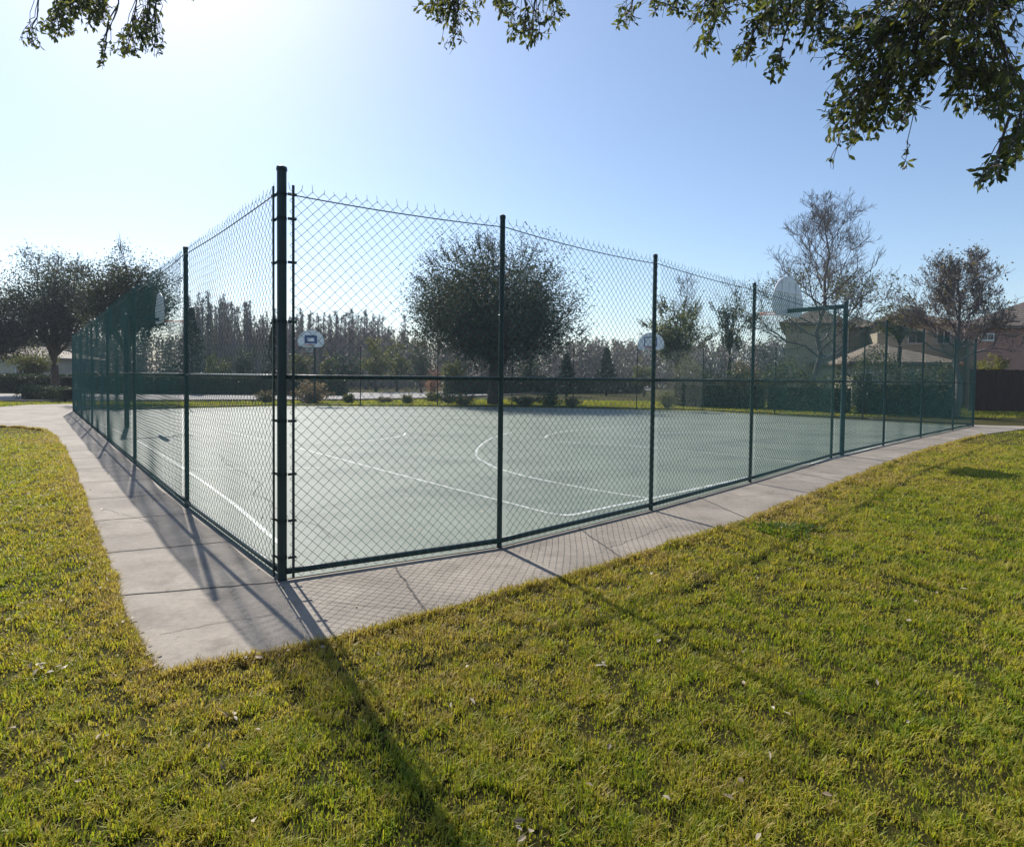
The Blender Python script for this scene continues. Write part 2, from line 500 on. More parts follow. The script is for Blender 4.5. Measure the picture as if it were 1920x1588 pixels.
def mesh_panel(p0, p1, parent, fine=True, cell=0.080, r=0.0022):
    d = p1 - p0; L = np.linalg.norm(d); u = np.array([*(d / L), 0]); nrm = np.array([-u[1], u[0], 0])
    n = max(4, int(round(L / cell))); w = L / n
    m_ = int(round((ZT - ZB) / cell)); h = (ZT - ZB) / m_
    K = 2 * n; J = 2 * m_ + 1
    k = np.arange(K)[:, None]; j = np.arange(J)[None, :]
    x = (k + ((j + k) % 2)) * w / 2
    z = ZB + j * h / 2 + 0 * k
    off = np.where((j % 2) == 0, 1, -1) * 0.0022 + 0 * k
    # a hung mesh is never quite flat
    px = x / L
    bow = 0.022 * np.sin(px * 9.4 + p0[0] * 7) * np.sin(z * 2.1 + p0[1] * 3) * np.sin(px * math.pi)
    C = np.array([p0[0], p0[1], 0])[None, None] + x[..., None] * u + (off + bow)[..., None] * nrm
    C[..., 2] = z + 0.006 * np.sin(px * 13 + p0[0])
    S = 4 if fine else 3
    a = np.arange(S) * 2 * math.pi / S + 0.4
    ring = r * (1.35 * np.cos(a)[:, None] * u + np.sin(a)[:, None] * nrm)
    V = (C[:, :, None, :] + ring).reshape(-1, 3)
    base = (np.arange(K)[:, None, None] * J + np.arange(J - 1)[None, :, None]) * S
    s0 = np.arange(S)[None, None]; s1 = (s0 + 1) % S
    Q = np.stack([base + s0, base + s1, base + S + s1, base + S + s0], -1).reshape(-1, 4)
    mb = MB().add(V, Q)
    # twisted barbs along the top selvage
    if fine:
        tx = np.arange(0, n + 1) * w
        B = np.array([p0[0], p0[1], 0]) + tx[:, None] * u
        B[:, 2] = ZT - 0.01
        tip = B.copy(); tip[:, 2] += 0.045 + rng.normal(0, 0.007, n + 1)
        tip += (rng.normal(0, 0.008, n + 1)[:, None] * u + rng.normal(0, 0.008, n + 1)[:, None] * nrm)
        rr = r * 1.35 * (np.cos(a)[:, None] * u + np.sin(a)[:, None] * nrm)
        V = np.stack([B[:, None] + rr, tip[:, None] + rr * 0.6], 1).reshape(-1, 3)
        base = np.arange(n + 1)[:, None] * 2 * S
        s0 = np.arange(S)[None]; s1 = (s0 + 1) % S
        Q = np.stack([base + s0, base + s1, base + S + s1, base + S + s0], -1).reshape(-1, 4)
        mb.add(V, Q)
    return mb.build('wire_mesh', MT['wire'], parent, smooth=fine)


def post(p, h, r, parent, sides=14):
    mb = MB()
    zz = [0.0, h - 0.03, h - 0.03, h - 0.005, h + 0.005]
    rr = [r, r, r * 1.16, r * 1.1, r * 0.45]
    return mb.tube([(p[0], p[1], z) for z in zz], rr, sides).build('post', MT['green'], parent, smooth=False)


def rail(a, b_, z, r, name, parent, sag=0.0, sides=10, n=7):
    t = np.linspace(0, 1, n)
    P = np.array([[*(a + (b_ - a) * s), z - sag * 4 * s * (1 - s)] for s in t])
    return MB().tube(P, r, sides).build(name, MT['green'], parent, smooth=True)


def ties(p, nrm, r, parent, zs):
    for z in zs:
        a = np.linspace(0, 2 * math.pi, 13)
        P = np.stack([p[0] + (r + 0.003) * np.cos(a), p[1] + (r + 0.003) * np.sin(a), np.full(13, z)], 1)
        MB().tube(P, 0.003, 4, cap=False).build('wire_tie', MT['green'], parent)


def fence(name, pts, label, first_corner=False, last_corner=True, fine=True, off=0.04, cell=0.082):
    th = thing(name, (*pts[0], 0), label, 'fence')
    pr = 0.024
    for i, p in enumerate(pts):
        if i == 0 and not first_corner: continue
        cn = (i == 0) or (i == len(pts) - 1 and last_corner)
        post(p, 3.08 if cn else 2.99, 0.034 if cn else pr, th)
    for i in range(len(pts) - 1):
        a, b_ = pts[i], pts[i + 1]
        d = (b_ - a) / np.linalg.norm(b_ - a)
        n_ = np.array([-d[1], d[0]])
        if np.dot(n_, ctr - a) > 0: n_ = -n_          # fabric hangs on the outer face
        mesh_panel(a + n_ * off + d * 0.05, b_ + n_ * off - d * (0.0 if i < len(pts) - 2 else 0.05), th, fine and np.hypot(*((a + b_) / 2)) < 14, cell, 0.0020 if np.hypot(*((a + b_) / 2)) < 9 else 0.0025)
        rail(a, b_, 1.53, 0.018, 'mid_rail', th)
        rail(a, b_, 0.062, 0.024, 'bottom_rail', th)
        rail(a + n_ * off, b_ + n_ * off, ZT - 0.045, 0.0045, 'tension_wire', th, 0.02 + 0.01 * (i % 2), 6, 12)
    return th


fr = fence('chain_link_fence', right_pts, 'dark green chain-link court fence running right from the tall near corner post', first_corner=True)
fl = fence('chain_link_fence', left_pts, 'dark green chain-link court fence along the left walkway, seen steeply from its end')
ff_pts = []
for a_, b_ in zip(far_corners[:-1], far_corners[1:]):
    n = max(2, int(round(np.linalg.norm(b_ - a_) / 3.4)))
    ff_pts += [a_ + (b_ - a_) * k / n for k in range(n)]
ff_pts.append(far_corners[-1])
ff = fence('chain_link_fence', ff_pts, 'distant dark green chain-link fence closing off the far end of the court', last_corner=False, fine=False, cell=0.105)

# tension bars with clamping bands at the near corner post
for th, q in ((fr, right_pts[1]), (fl, left_pts[1])):
    d = (q - CORNER) / np.linalg.norm(q - CORNER)
    n_ = np.array([-d[1], d[0]])
    if np.dot(n_, ctr - CORNER) > 0: n_ = -n_
    bp = CORNER + d * 0.075 + n_ * 0.036
    bar = MB().box((bp[0], bp[1], 1.48), (0.018, 0.012, 2.93), math.atan2(d[1], d[0])).build('tension_bar', MT['green'], th)
    for z in (2.88, 2.70, 2.38, 1.94, 1.2, 0.80, 0.45, 0.17):
        mb = MB()
        a = np.linspace(0, 2 * math.pi, 17)
        ring = [(0.0362, -0.011), (0.0362, 0.011), (0.034, 0.011), (0.034, -0.011)]
        V = np.array([[CORNER[0] + rr * math.cos(t), CORNER[1] + rr * math.sin(t), z + dz] for t in a[:-1] for rr, dz in ring])
        Q = [[i * 4 + s, ((i + 1) % 16) * 4 + s, ((i + 1) % 16) * 4 + (s + 1) % 4, i * 4 + (s + 1) % 4] for i in range(16) for s in range(4)]
        mb.add(V, Q)
        c_ = CORNER + d * 0.068 + n_ * 0.024
        mb.box((c_[0], c_[1], z), (0.060, 0.008, 0.020), math.atan2(d[1], d[0]))
        c2 = CORNER + d * 0.095 + n_ * 0.03
        mb.tube([(c2[0] - n_[0] * .01, c2[1] - n_[1] * .01, z), (c2[0] + n_[0] * .016, c2[1] + n_[1] * .016, z)], 0.006, 6)
        mb.build('brace_band', MT['green'], th)
for p in right_pts[1:5]:
    ties(p, None, 0.029, fr, (0.4, 0.9, 2.1, 2.6))


# ------------------------------------------------------------------ basketball hoops
def hoop(pole, facing, arm, label, square, pole_mat, pole_r=0.062, board_mat='white', zr=3.05):
    """facing: unit vector pointing from the pole into play"""
    fx = np.array([*facing, 0.0]); sx = np.array([-facing[1], facing[0], 0.0])
    P0 = np.array([pole[0], pole[1], 0.0])
    th = thing('basketball_hoop', P0, label, 'basketball hoop', 'basketball hoops around the court')
    H = zr + 0.12
    MB().tube([P0 + [0, 0, z] for z in (0, 0.02, H - 0.02, H, H + 0.02)], [pole_r, pole_r, pole_r, pole_r * .9, pole_r * .4], 14).build('pole', pole_mat, th)
    mb = MB(); rz = math.atan2(facing[1], facing[0])
    c = P0 + fx * (arm / 2); mb.box((c[0], c[1], zr + 0.02), (arm, 0.07, 0.085), rz)
    e = P0 + fx * arm
    mb.build('arm', pole_mat, th)
    # fan shaped backboard
    W, Hb = 1.30, 0.84
    out = [(-0.46, -0.08), (0.46, -0.08), (0.60, -0.02)]
    for t in np.linspace(0, 180, 19):
        out.append((0.65 * math.cos(R(t)), 0.16 + (Hb - 0.24) * math.sin(R(t))))
    out.append((-0.60, -0.02))
    out = np.array(out); n = len(out)
    t0 = e + fx * 0.0; t1 = e + fx * 0.035
    V = np.array([t0 + sx * a + [0, 0, zr + b_] for a, b_ in out] + [t1 + sx * a + [0, 0, zr + b_] for a, b_ in out])
    V0 = np.array([e + fx * 0.0 + [0, 0, zr + .3], t1 + [0, 0, zr + .3]])
    T = [[2 * n, (i + 1) % n, i] for i in range(n)] + [[2 * n + 1, n + i, n + (i + 1) % n] for i in range(n)]
    Q = [[i, (i + 1) % n, n + (i + 1) % n, n + i] for i in range(n)]
    bd = MB().add(np.vstack([V, V0]), Q, T).build('backboard', MT[board_mat], th)
    # rolled rim of the board and ribs pressed into its back
    mb = MB()
    loop = np.vstack([out, out[:1]])
    mb.tube([e + fx * 0.018 + sx * a + [0, 0, zr + b_] for a, b_ in loop], 0.02, 6, cap=False)
    mb.build('board_edge', MT[board_mat], th).parent = th
    mb = MB()
    for a in (-0.3, 0.0, 0.3):
        c = e - fx * 0.012 + sx * a; mb.box((c[0], c[1], zr + 0.34), (0.014, 0.016, 0.66), rz)
    for dz in (0.14, 0.42):
        c = e - fx * 0.014; mb.box((c[0], c[1], zr + dz), (0.014, 1.1, 0.018), rz)
    mb.build('back_rib', MT[board_mat], th)
    mb = MB()
    if square == 'solid':
        c = e + fx * 0.039
        mb.box((c[0], c[1], zr + 0.30), (0.004, 0.62, 0.42), rz)
        mb.build('target_panel', MT['blue'], th)
        mb = MB(); c = e + fx * 0.044
        mb.box((c[0], c[1], zr + 0.28), (0.004, 0.34, 0.18), rz).build('target_panel', MT['white'], th)
    else:
        c = e + fx * 0.039
        for s in (-1, 1):
            k = c + sx * s * 0.3; mb.box((k[0], k[1], zr + 0.31), (0.004, 0.05, 0.45), rz)
        for dz in (0.085, 0.535): mb.box((c[0], c[1], zr + dz), (0.004, 0.55, 0.05), rz)
        mb.build('target_square', MT['blue'], th)
    a = np.linspace(0, 2 * math.pi, 29)
    rc = e + fx * (0.035 + 0.15 + 0.229)
    mb = MB().tube([rc + fx * 0.229 * math.cos(t) + sx * 0.229 * math.sin(t) + [0, 0, zr] for t in a], 0.011, 8, cap=False)
    mb.box((*(e + fx * 0.11)[:2], zr - 0.005), (0.16, 0.12, 0.02), rz)
    rim = mb.build('rim', MT['orange'], th)
    mb = MB()
    for k in range(12):
        for s in (-1, 1):
            pts = []
            for i in range(5):
                t = 2 * math.pi * (k + s * i * 0.5) / 12
                rr = 0.229 - 0.022 * i
                pts.append(rc + fx * rr * math.cos(t) + sx * rr * math.sin(t) + [0, 0, zr - 0.01 - 0.095 * i])
            mb.tube(pts, 0.0045, 4)
    mb.build('net', MT['net'], th)
    return th


dr = right_pts[5] - right_pts[3]; dr /= np.linalg.norm(dr)
hoop(G2(1578, 854), np.array([-0.61, 0.792]), 1.2, 'basketball hoop on thick grey green pole inside the right fence, white board seen from behind', 'line', MT['pole'], 0.046)
dl = ld / np.linalg.norm(ld); nl = np.array([dl[1], -dl[0]])
if np.dot(nl, ctr - left_end) < 0: nl = -nl
hoop(np.array([-10.75, 16.35]), nl, 0.8, 'basketball hoop by the left fence with its backboard edge-on in front of oak foliage', 'line', MT['green'], 0.06)
f3 = np.array([0.12, -0.99]); hoop(G2(590, 757), f3 / np.linalg.norm(f3), 0.9, 'far basketball hoop with a fan backboard and blue target, right of corner post', 'solid', MT['green'], 0.055)
f4 = np.array([-0.45, -0.89]); hoop(G2(1226, 766), f4 / np.linalg.norm(f4), 0.9, 'far basketball hoop with pale fan backboard beside the willowy tree', 'line', MT['green'], 0.055)


# ------------------------------------------------------------------ vegetation
def leaf_quads(mb, C, size, aspect=0.55, mi=0, up=0.0, rnd=None):
    n = len(C)
    size = np.broadcast_to(size, (n,)) * rng.uniform(0.65, 1.3, n)
    a = rng.normal(size=(n, 3)); a /= np.linalg.norm(a, axis=1)[:, None]
    b_ = rng.normal(size=(n, 3)); b_[:, 2] += up
    b_ -= a * (a * b_).sum(1)[:, None]; b_ /= np.linalg.norm(b_, axis=1)[:, None] + 1e-9
    a, b_ = b_, a
    L = a * size[:, None] * 0.5; Wd = b_ * (size * aspect * 0.5)[:, None]
    V = np.stack([C - L, C + Wd - L * 0.1, C + L, C - Wd - L * 0.1], 1).reshape(-1, 3)
    Q = np.arange(n * 4).reshape(-1, 4)
    r = rng.uniform(0, 1, n) if rnd is None else rnd
    mb.add(V, Q, mi=mi, rnd=np.repeat(r, 4))


def unit(n):
    v = rng.normal(size=(n, 3))
    return v / np.linalg.norm(v, axis=1)[:, None]


def bent(p0, p1, n=5, wob=0.08, sag=0.0):
    p0, p1 = np.asarray(p0, float), np.asarray(p1, float)
    t = np.linspace(0, 1, n)[:, None]
    L = np.linalg.norm(p1 - p0)
    P = p0 + (p1 - p0) * t + np.array([0, 0, 1]) * (sag * L * 4 * t * (1 - t))
    P[1:-1] += rng.normal(0, wob * L / n, (n - 2, 3))
    return P


def leafy_tree(name, base, height, radii, crown_c, label, group, leaf='oak_far', n_limb=12, n_sub=9, n_leaf=26, size=0.17, trunk_r=0.2,
               fork=0.3, bark='bark', fill=0, feather=0.0, spread=1.0, cat='tree', zmin=-0.62):
    """crown ellipsoid centre height crown_c; limbs run from the fork to points of the crown"""
    base = np.array([base[0], base[1], -0.03])
    th = thing(name, base, label, cat, group)
    rad = np.asarray(radii, float)
    cc = base + [0, 0, crown_c]
    tw, lf = MB(), MB()
    fk = base + [rng.normal(0, .1), rng.normal(0, .1), height * fork]
    tw.tube(bent(base, fk, 5, 0.05), np.linspace(trunk_r * 1.35, trunk_r, 5), 9)
    tips = []
    U = unit(n_limb * 3)
    U = U[U[:, 2] > zmin]
    for u in U[:n_limb]:
        lob = rng.uniform(0.55, 1.0)
        tgt = cc + u * rad * lob * 0.72
        st = fk + (cc - fk) * rng.uniform(0, 0.35)
        P = bent(st, tgt, 6, 0.18, 0.05)
        tw.tube(P, np.linspace(trunk_r * 0.5, trunk_r * 0.12, 6), 5)
        for v in unit(n_sub):
            s = P[rng.integers(2, 6)]
            v[2] += 0.15
            e = s + v * rad * rng.uniform(0.22, 0.5) * spread
            q = (e - cc) / rad
            l = np.linalg.norm(q)
            if l > 1: e = cc + q / l * rad * rng.uniform(0.88, 1.05)
            B = bent(s, e, 4, 0.2)
            tw.tube(B, np.linspace(trunk_r * 0.13, trunk_r * 0.03, 4), 4)
            tips += [B[-1], B[-2], (B[-1] + B[-2]) / 2]
    tips = np.array(tips)
    idx = rng.integers(0, len(tips), len(tips) * n_leaf // 3)
    sg = np.mean(rad) * 0.105
    C = tips[idx] + rng.normal(0, sg, (len(idx), 3)) * np.array([1, 1, 0.8])
    leaf_quads(lf, C, size, 0.5)
    if fill:
        v = unit(fill); h_ = fill // 2
        v[:h_, 2] = rng.uniform(-0.78, 0.1, h_)
        v[:h_, :2] *= (rng.uniform(0.75, 1.0, h_) / np.linalg.norm(v[:h_, :2], axis=1))[:, None]
        ph_ = rng.uniform(0, 6.28, 3)
        lobe = 1 + 0.17 * np.sin(3.1 * np.arctan2(v[:, 1], v[:, 0]) + ph_[0]) * np.cos(2.3 * v[:, 2] + ph_[1]) + 0.13 * np.sin(7 * v[:, 0] + ph_[2]) * np.sin(6 * v[:, 2] + ph_[0])
        cl = cc + v * rad * (rng.uniform(0.35, 0.92, fill) * lobe)[:, None]
        C = cl[rng.integers(0, fill, fill * 34)] + rng.normal(0, np.mean(rad) * 0.085, (fill * 34, 3))
        leaf_quads(lf, C, size, 0.5)
    if feather:                                                     # upright twigs that fray the outline
        out = tips[np.linalg.norm((tips - cc) / rad, axis=1) > 0.72]
        for t in out[rng.integers(0, len(out), int(feather))]:
            d = (t - cc) / np.linalg.norm(t - cc); d[2] = abs(d[2]) + 0.5; d /= np.linalg.norm(d)
            e = t + d * rng.uniform(0.4, 1.0) + rng.normal(0, .12, 3)
            tw.tube([t, (t + e) / 2 + rng.normal(0, .04, 3), e], [0.018, 0.012, 0.006], 3)
            k = rng.integers(5, 12)
            leaf_quads(lf, t + (e - t) * rng.uniform(0.1, 1, (k, 1)) + rng.normal(0, 0.08, (k, 3)), size * 0.8, 0.45)
    tw.build('trunk', MT[bark], th, smooth=True)
    lf.build('crown', MT[leaf], th, attr=True)
    return th


def bare_tree(name, base, height, width, label, group=None, leafy=None, n_leaf=0, trunk_r=0.16, lean=0.35, size=0.12, levels=4, low=0.25):
    base = np.array([base[0], base[1], -0.03])
    th = thing(name, base, label, 'tree', group)
    tw, lf = MB(), MB()
    P = bent(base, base + [0, 0, height * 0.97], 9, 0.10)
    tw.tube(P, np.linspace(trunk_r, 0.015, 9), 8)
    tips = []
    def grow(p, d, L, r, lv):
        e = p + d * L
        B = bent(p, e, 4, 0.22)
        B[-1] += [0, 0, L * 0.12]
        tw.tube(B, np.linspace(r, max(r * 0.45, 0.008), 4), 5 if lv < 2 else 3, cap=False)
        if lv >= 2: tips.extend([B[-1], B[-2]])
        if lv >= levels: return
        for _ in range(7 if lv < 2 else 6):
            s = B[rng.integers(1, 4)] if rng.random() < .8 else B[-1]
            v = unit(1)[0]
            nd = d * 0.75 + v * 0.75 + np.array([0, 0, 0.22]); nd /= np.linalg.norm(nd)
            grow(s, nd, L * rng.uniform(0.42, 0.66), max(r * 0.5, 0.007), lv + 1)
    nb = 24
    for k in range(nb):
        t = low + (0.93 - low) * (k + rng.random()) / nb
        p = base + (P[-1] - base) * t
        a = k * 2.4 + rng.normal(0, .3)
        d = np.array([math.cos(a), math.sin(a), lean + t * 1.1]); d /= np.linalg.norm(d)
        L = width * 0.5 * (1.12 - t) * rng.uniform(0.65, 0.95) + 0.25
        grow(p, d, L, trunk_r * 0.42 * (1.15 - t), 1)
    tw.build('trunk', MT['bark_grey'], th, smooth=True)
    if leafy and n_leaf:
        tips = np.array(tips)
        low_t = tips[tips[:, 2] < base[2] + height * 0.62] if leafy != 'dry_leaf' else tips
        C = low_t[rng.integers(0, len(low_t), n_leaf)] + rng.normal(0, 0.16, (n_leaf, 3))
        leaf_quads(lf, C, size, 0.5)
        lf.build('foliage', MT[leafy], th, attr=True)
    return th


def base_at(px, depth):
    p = at(px, 700, depth)
    return np.array([p[0], depth])


def h_at(py, px, depth):
    return at(px, py, depth)[2]


# the big rounded oak behind the court, centre
D = 33.5
leafy_tree('oak_tree', base_at(928, D), 10.0, (5.75, 5.0, 3.95), 5.6, 'big round dark oak standing alone behind the court, centre', None, 'oak_far', 30, 16, 110, 0.125, 0.33, 0.22, feather=700, fill=1500, zmin=-0.8)
# oaks on the left
leafy_tree('oak_tree', base_at(104, 40), 10.2, (4.4, 4.0, 3.4), 6.6, 'oak with a forked trunk left of the court fence, above the clipped hedge', 'oaks left of the court', 'oak_far', 22, 13, 95, 0.14, 0.22, 0.2, feather=320, fill=300, zmin=-0.8)
leafy_tree('oak_tree', base_at(240, 31.5), 8.8, (2.9, 2.6, 2.7), 5.9, 'oak behind the left hoop, trunk seen through the left fence', 'oaks left of the court', 'oak_far', 18, 12, 90, 0.12, 0.17, 0.26, feather=300, fill=220, zmin=-0.8)
leafy_tree('oak_tree', base_at(-30, 36), 7.2, (3.4, 3.2, 2.3), 4.6, 'low spreading dark oak cut off by the left picture edge', 'oaks left of the court', 'oak_far', 16, 11, 90, 0.13, 0.17, 0.2, feather=160, fill=200, zmin=-0.8)
# dark cedars
def cedar(px, depth, h, w, label):
    b_ = base_at(px, depth); base = np.array([*b_, -0.03])
    th = thing('cedar_tree', base, label, 'tree', 'dark cedars behind the court')
    tw, lf = MB(), MB()
    tw.tube(bent(base, base + [0, 0, h * 0.95], 6, 0.04), np.linspace(0.12, 0.02, 6), 7)
    n = 3600
    t = rng.uniform(0.06, 1, n) ** 0.85
    r = w * 0.5 * (1.04 - t) ** 0.8 * rng.uniform(0.25, 1.0, n) ** 0.5 * (1 + 0.25 * np.sin(t * 60 + rng.uniform(0, 1.5, n)))
    a = rng.uniform(0, 2 * math.pi, n)
    C = base + np.stack([r * np.cos(a), r * np.sin(a), t * h], 1) + rng.normal(0, 0.05, (n, 3))
    leaf_quads(lf, C, 0.22, 0.35)
    for k in range(26):
        tt = 0.1 + 0.8 * k / 26; aa = k * 2.4
        rr = w * 0.45 * (1.04 - tt) ** 0.8
        tw.tube([base + [0, 0, tt * h], base + [rr * math.cos(aa), rr * math.sin(aa), tt * h + rr * 0.2]], [0.03, 0.008], 4)
    tw.build('trunk', MT['bark'], th, smooth=True); lf.build('crown', MT['cedar_leaf'], th, attr=True)
cedar(360, 46, h_at(578, 360, 46), 2.7, 'tall dark cedar seen right behind the first post of the left fence')
cedar(516, 47, h_at(598, 516, 47), 2.4, 'dark cedar hidden behind the near corner post')
cedar(1137, 52, h_at(652, 1137, 52), 2.4, 'small dark cedar right of the big round oak, before the brown wood')
cedar(1062, 48, h_at(664, 1062, 48), 1.9, 'small dark cedar close under the right side of the big round oak')
# dark shrubby trees to the left under the oaks
leafy_tree('shrub', base_at(65, 46), 4.0, (2.9, 1.6, 1.7), 2.3, 'pale loose shrub behind the hedge at far left, under the forked oak', None, 'pale_leaf', 12, 9, 30, 0.18, 0.07, 0.2, cat='shrub')

# bare cypress row
def cypress_proto(h, w):
    th = thing('cypress_tree', (0, 0, 0), 'tall bare grey cypress in the dense row behind the court, left of the round oak', 'tree', 'bare cypresses in the row behind the court')
    tw, lf = MB(), MB()
    tw.tube(bent((0, 0, 0), (0, 0, h), 7, 0.05), np.linspace(0.2, 0.02, 7), 6)
    C = []
    for k in range(120):
        t = rng.uniform(0.22, 0.98)
        a = rng.uniform(0, 2 * math.pi)
        L = w * 0.5 * (1.08 - t) ** 0.75 * rng.uniform(0.5, 1.1)
        p = np.array([0, 0, t * h]); d = np.array([math.cos(a), math.sin(a), rng.uniform(0.2, 0.9)])
        e = p + d * L
        tw.tube(bent(p, e, 3, 0.15), [0.03, 0.02, 0.008], 3, cap=False)
        for _ in range(3):
            s = p + d * L * rng.uniform(0.3, 0.9); f = s + (d + rng.normal(0, .6, 3)) * L * 0.4
            tw.tube([s, f], [0.014, 0.006], 3, cap=False)
            C += [f, (s + f) / 2]
        C.append(e)
    C = np.array(C)
    leaf_quads(lf, C + rng.normal(0, 0.10, C.shape), 0.22, 0.22, up=2.5)
    tw.build('trunk', MT['bark_pale'], th, smooth=True); lf.build('crown', MT['cypress_twig'], th, attr=True)
    return th
protos = [cypress_proto(9.6, 1.9), cypress_proto(10.4, 1.6), cypress_proto(8.8, 2.2), cypress_proto(9.9, 1.5)]
k = 0
for px in np.arange(345, 790, 9.5):
    for row in range(3):
        x = px + rng.normal(0, 4) + row * 5
        dpt = rng.uniform(66, 72) + row * 8
        top = 566 if x < 470 else (590 if x < 700 else 590 + (x - 700) * 0.55)
        top += rng.normal(0, 9) + row * 3
        h = max(4, h_at(top, x, dpt))
        pr = protos[k % 4]
        o = pr if k < 4 else copy_tree(pr)
        ph = (9.6, 10.4, 8.8, 9.9)[k % 4]
        o.location = (*base_at(x, dpt), -0.03); o.rotation_euler.z = rng.uniform(0, 6.28)
        o.scale = (h / ph * 0.85 + .15, h / ph * 0.85 + .15, h / ph)
        k += 1
# evergreen understorey before the cypresses
US = [(652, 56, 644, 62), (705, 55, 630, 70), (745, 58, 628, 60), (790, 54, 640, 60), (620, 58, 655, 40), (560, 57, 650, 50), (455, 58, 640, 60), (410, 57, 655, 50), (850, 52, 662, 50), (1000, 54, 668, 60)]
ul = ['wide olive green bush tree right of the far hoop with the blue target', 'taller olive bush tree midway between far hoop and round oak', 'dark olive bush tree touching the left edge of the round oak', 'bush tree under the left side of the round oak crown',
      'small bush tree just right of the far blue-target hoop pole', 'bush tree behind the far blue-target hoop', 'bush tree between the first left post and the corner post', 'low bush tree beside the tall dark cedar', 'low bush tree left of the round oak trunk', 'low bush tree right of the round oak trunk']
for i, (px, d, ty, wpx) in enumerate(US):
    h = h_at(ty, px, d); w = wpx * d / F
    leafy_tree('bush_tree', base_at(px, d), h, (w * 0.62, w * 0.5, h * 0.47), h * 0.52, ul[i], 'bush trees before the cypress row', 'pale_leaf' if i % 3 else 'oak_far', 9, 8, 34, 0.2, 0.1, 0.2)

# far brown wood on the right of the oak, one mass
mb, lf = MB(), MB()
for i in range(1150):
    px = rng.uniform(-420, 1560); d = rng.uniform(85, 105)
    p = np.array([*base_at(px, d), -0.03]); h = h_at((646 if px > 760 else 634) + rng.normal(0, 8), px, d)
    mb.tube([p, p + [rng.normal(0, .3), 0, h * 0.9]], [0.09, 0.02], 3, cap=False)
    m_ = 120
    t = rng.uniform(0.1, 1, m_)
    C = p + np.stack([rng.normal(0, 0.9, m_) * (1.15 - t), rng.normal(0, .8, m_), t * h], 1)
    leaf_quads(lf, C, 0.5, 0.4, up=0.8)
for v, q, t_, va, qa in [(lf.v, lf.q, lf.t, lf.va, lf.qa)]:
    off = 0
    for vv, qq, aa in zip(v, q, va):
        mb.add(vv, qq - off, mi=1, rnd=aa); off += len(vv)
tag(mb.build('far_wood', [MT['bark_grey'], MT['cypress_twig']], attr=True), 'far-off brownish purple bare wood along the horizon', 'wood', kind='stuff')

# trees right of centre
leafy_tree('willow_tree', base_at(1268, 37), 6.2, (2.3, 2.0, 2.3), 4.4, 'loose light green willowy tree beside the far pale hoop', None, 'pale_leaf', 14, 11, 34, 0.16, 0.15, 0.3, feather=150)
bare_tree('bare_tree', base_at(1283, 45), h_at(505, 1283, 45), 4.2, 'thin bare treetop rising behind the light green willowy tree', None, None, 0, 0.12, levels=3)
leafy_tree('pine_tree', base_at(1370, 40), 7.4, (1.5, 1.4, 2.2), 5.6, 'sparse dark pine with a tall straight trunk left of the fourth near post', None, 'oak_far', 11, 6, 26, 0.17, 0.14, 0.42, feather=90)
leafy_tree('bush_tree', base_at(1392, 44), 3.6, (1.4, 1.2, 1.5), 1.9, 'small brownish bush tree right of the sparse pine trunk', None, 'dry_leaf', 9, 7, 30, 0.16, 0.08, 0.2)
leafy_tree('bush_tree', base_at(1447, 46), 2.9, (2.3, 1.4, 1.3), 1.6, 'rounded dark bush tree left of the beige house wall', None, 'oak_far', 9, 7, 34, 0.18, 0.08, 0.2)
leafy_tree('bush_tree', base_at(1208, 50), 3.6, (1.3, 1.2, 1.5), 1.9, 'small yellowish bush tree left of the far pale hoop', None, 'pale_leaf', 9, 7, 30, 0.18, 0.08, 0.2)
# big bare tree, right
bare_tree('bare_tree', base_at(1537, 36), h_at(368, 1537, 36), 8.8, 'tall bare sweetgum behind the right hoop with green leaves only low down', None, 'pale_leaf', 3600, 0.19, 0.25, 0.15, 4, 0.2)
bare_tree('bare_tree', base_at(1792, 25.5), h_at(485, 1792, 25.5), 5.0, 'brown half-bare tree with dry leaves at the far right fence corner', None, 'dry_leaf', 2600, 0.15, 0.2, 0.12, 4, 0.34)
leafy_tree('bush_tree', base_at(1682, 33), 6.4, (1.35, 1.2, 1.3), 5.1, 'bright yellow green tree between the sweetgum and the brown tree', None, 'lime_leaf', 10, 9, 34, 0.14, 0.1, 0.55)
leafy_tree('shrub', base_at(1856, 34), 3.4, (1.2, 0.8, 0.9), 2.5, 'yellow green shrub showing above the dark wooden fence', None, 'lime_leaf', 9, 8, 40, 0.12, 0.05, 0.3, cat='shrub')


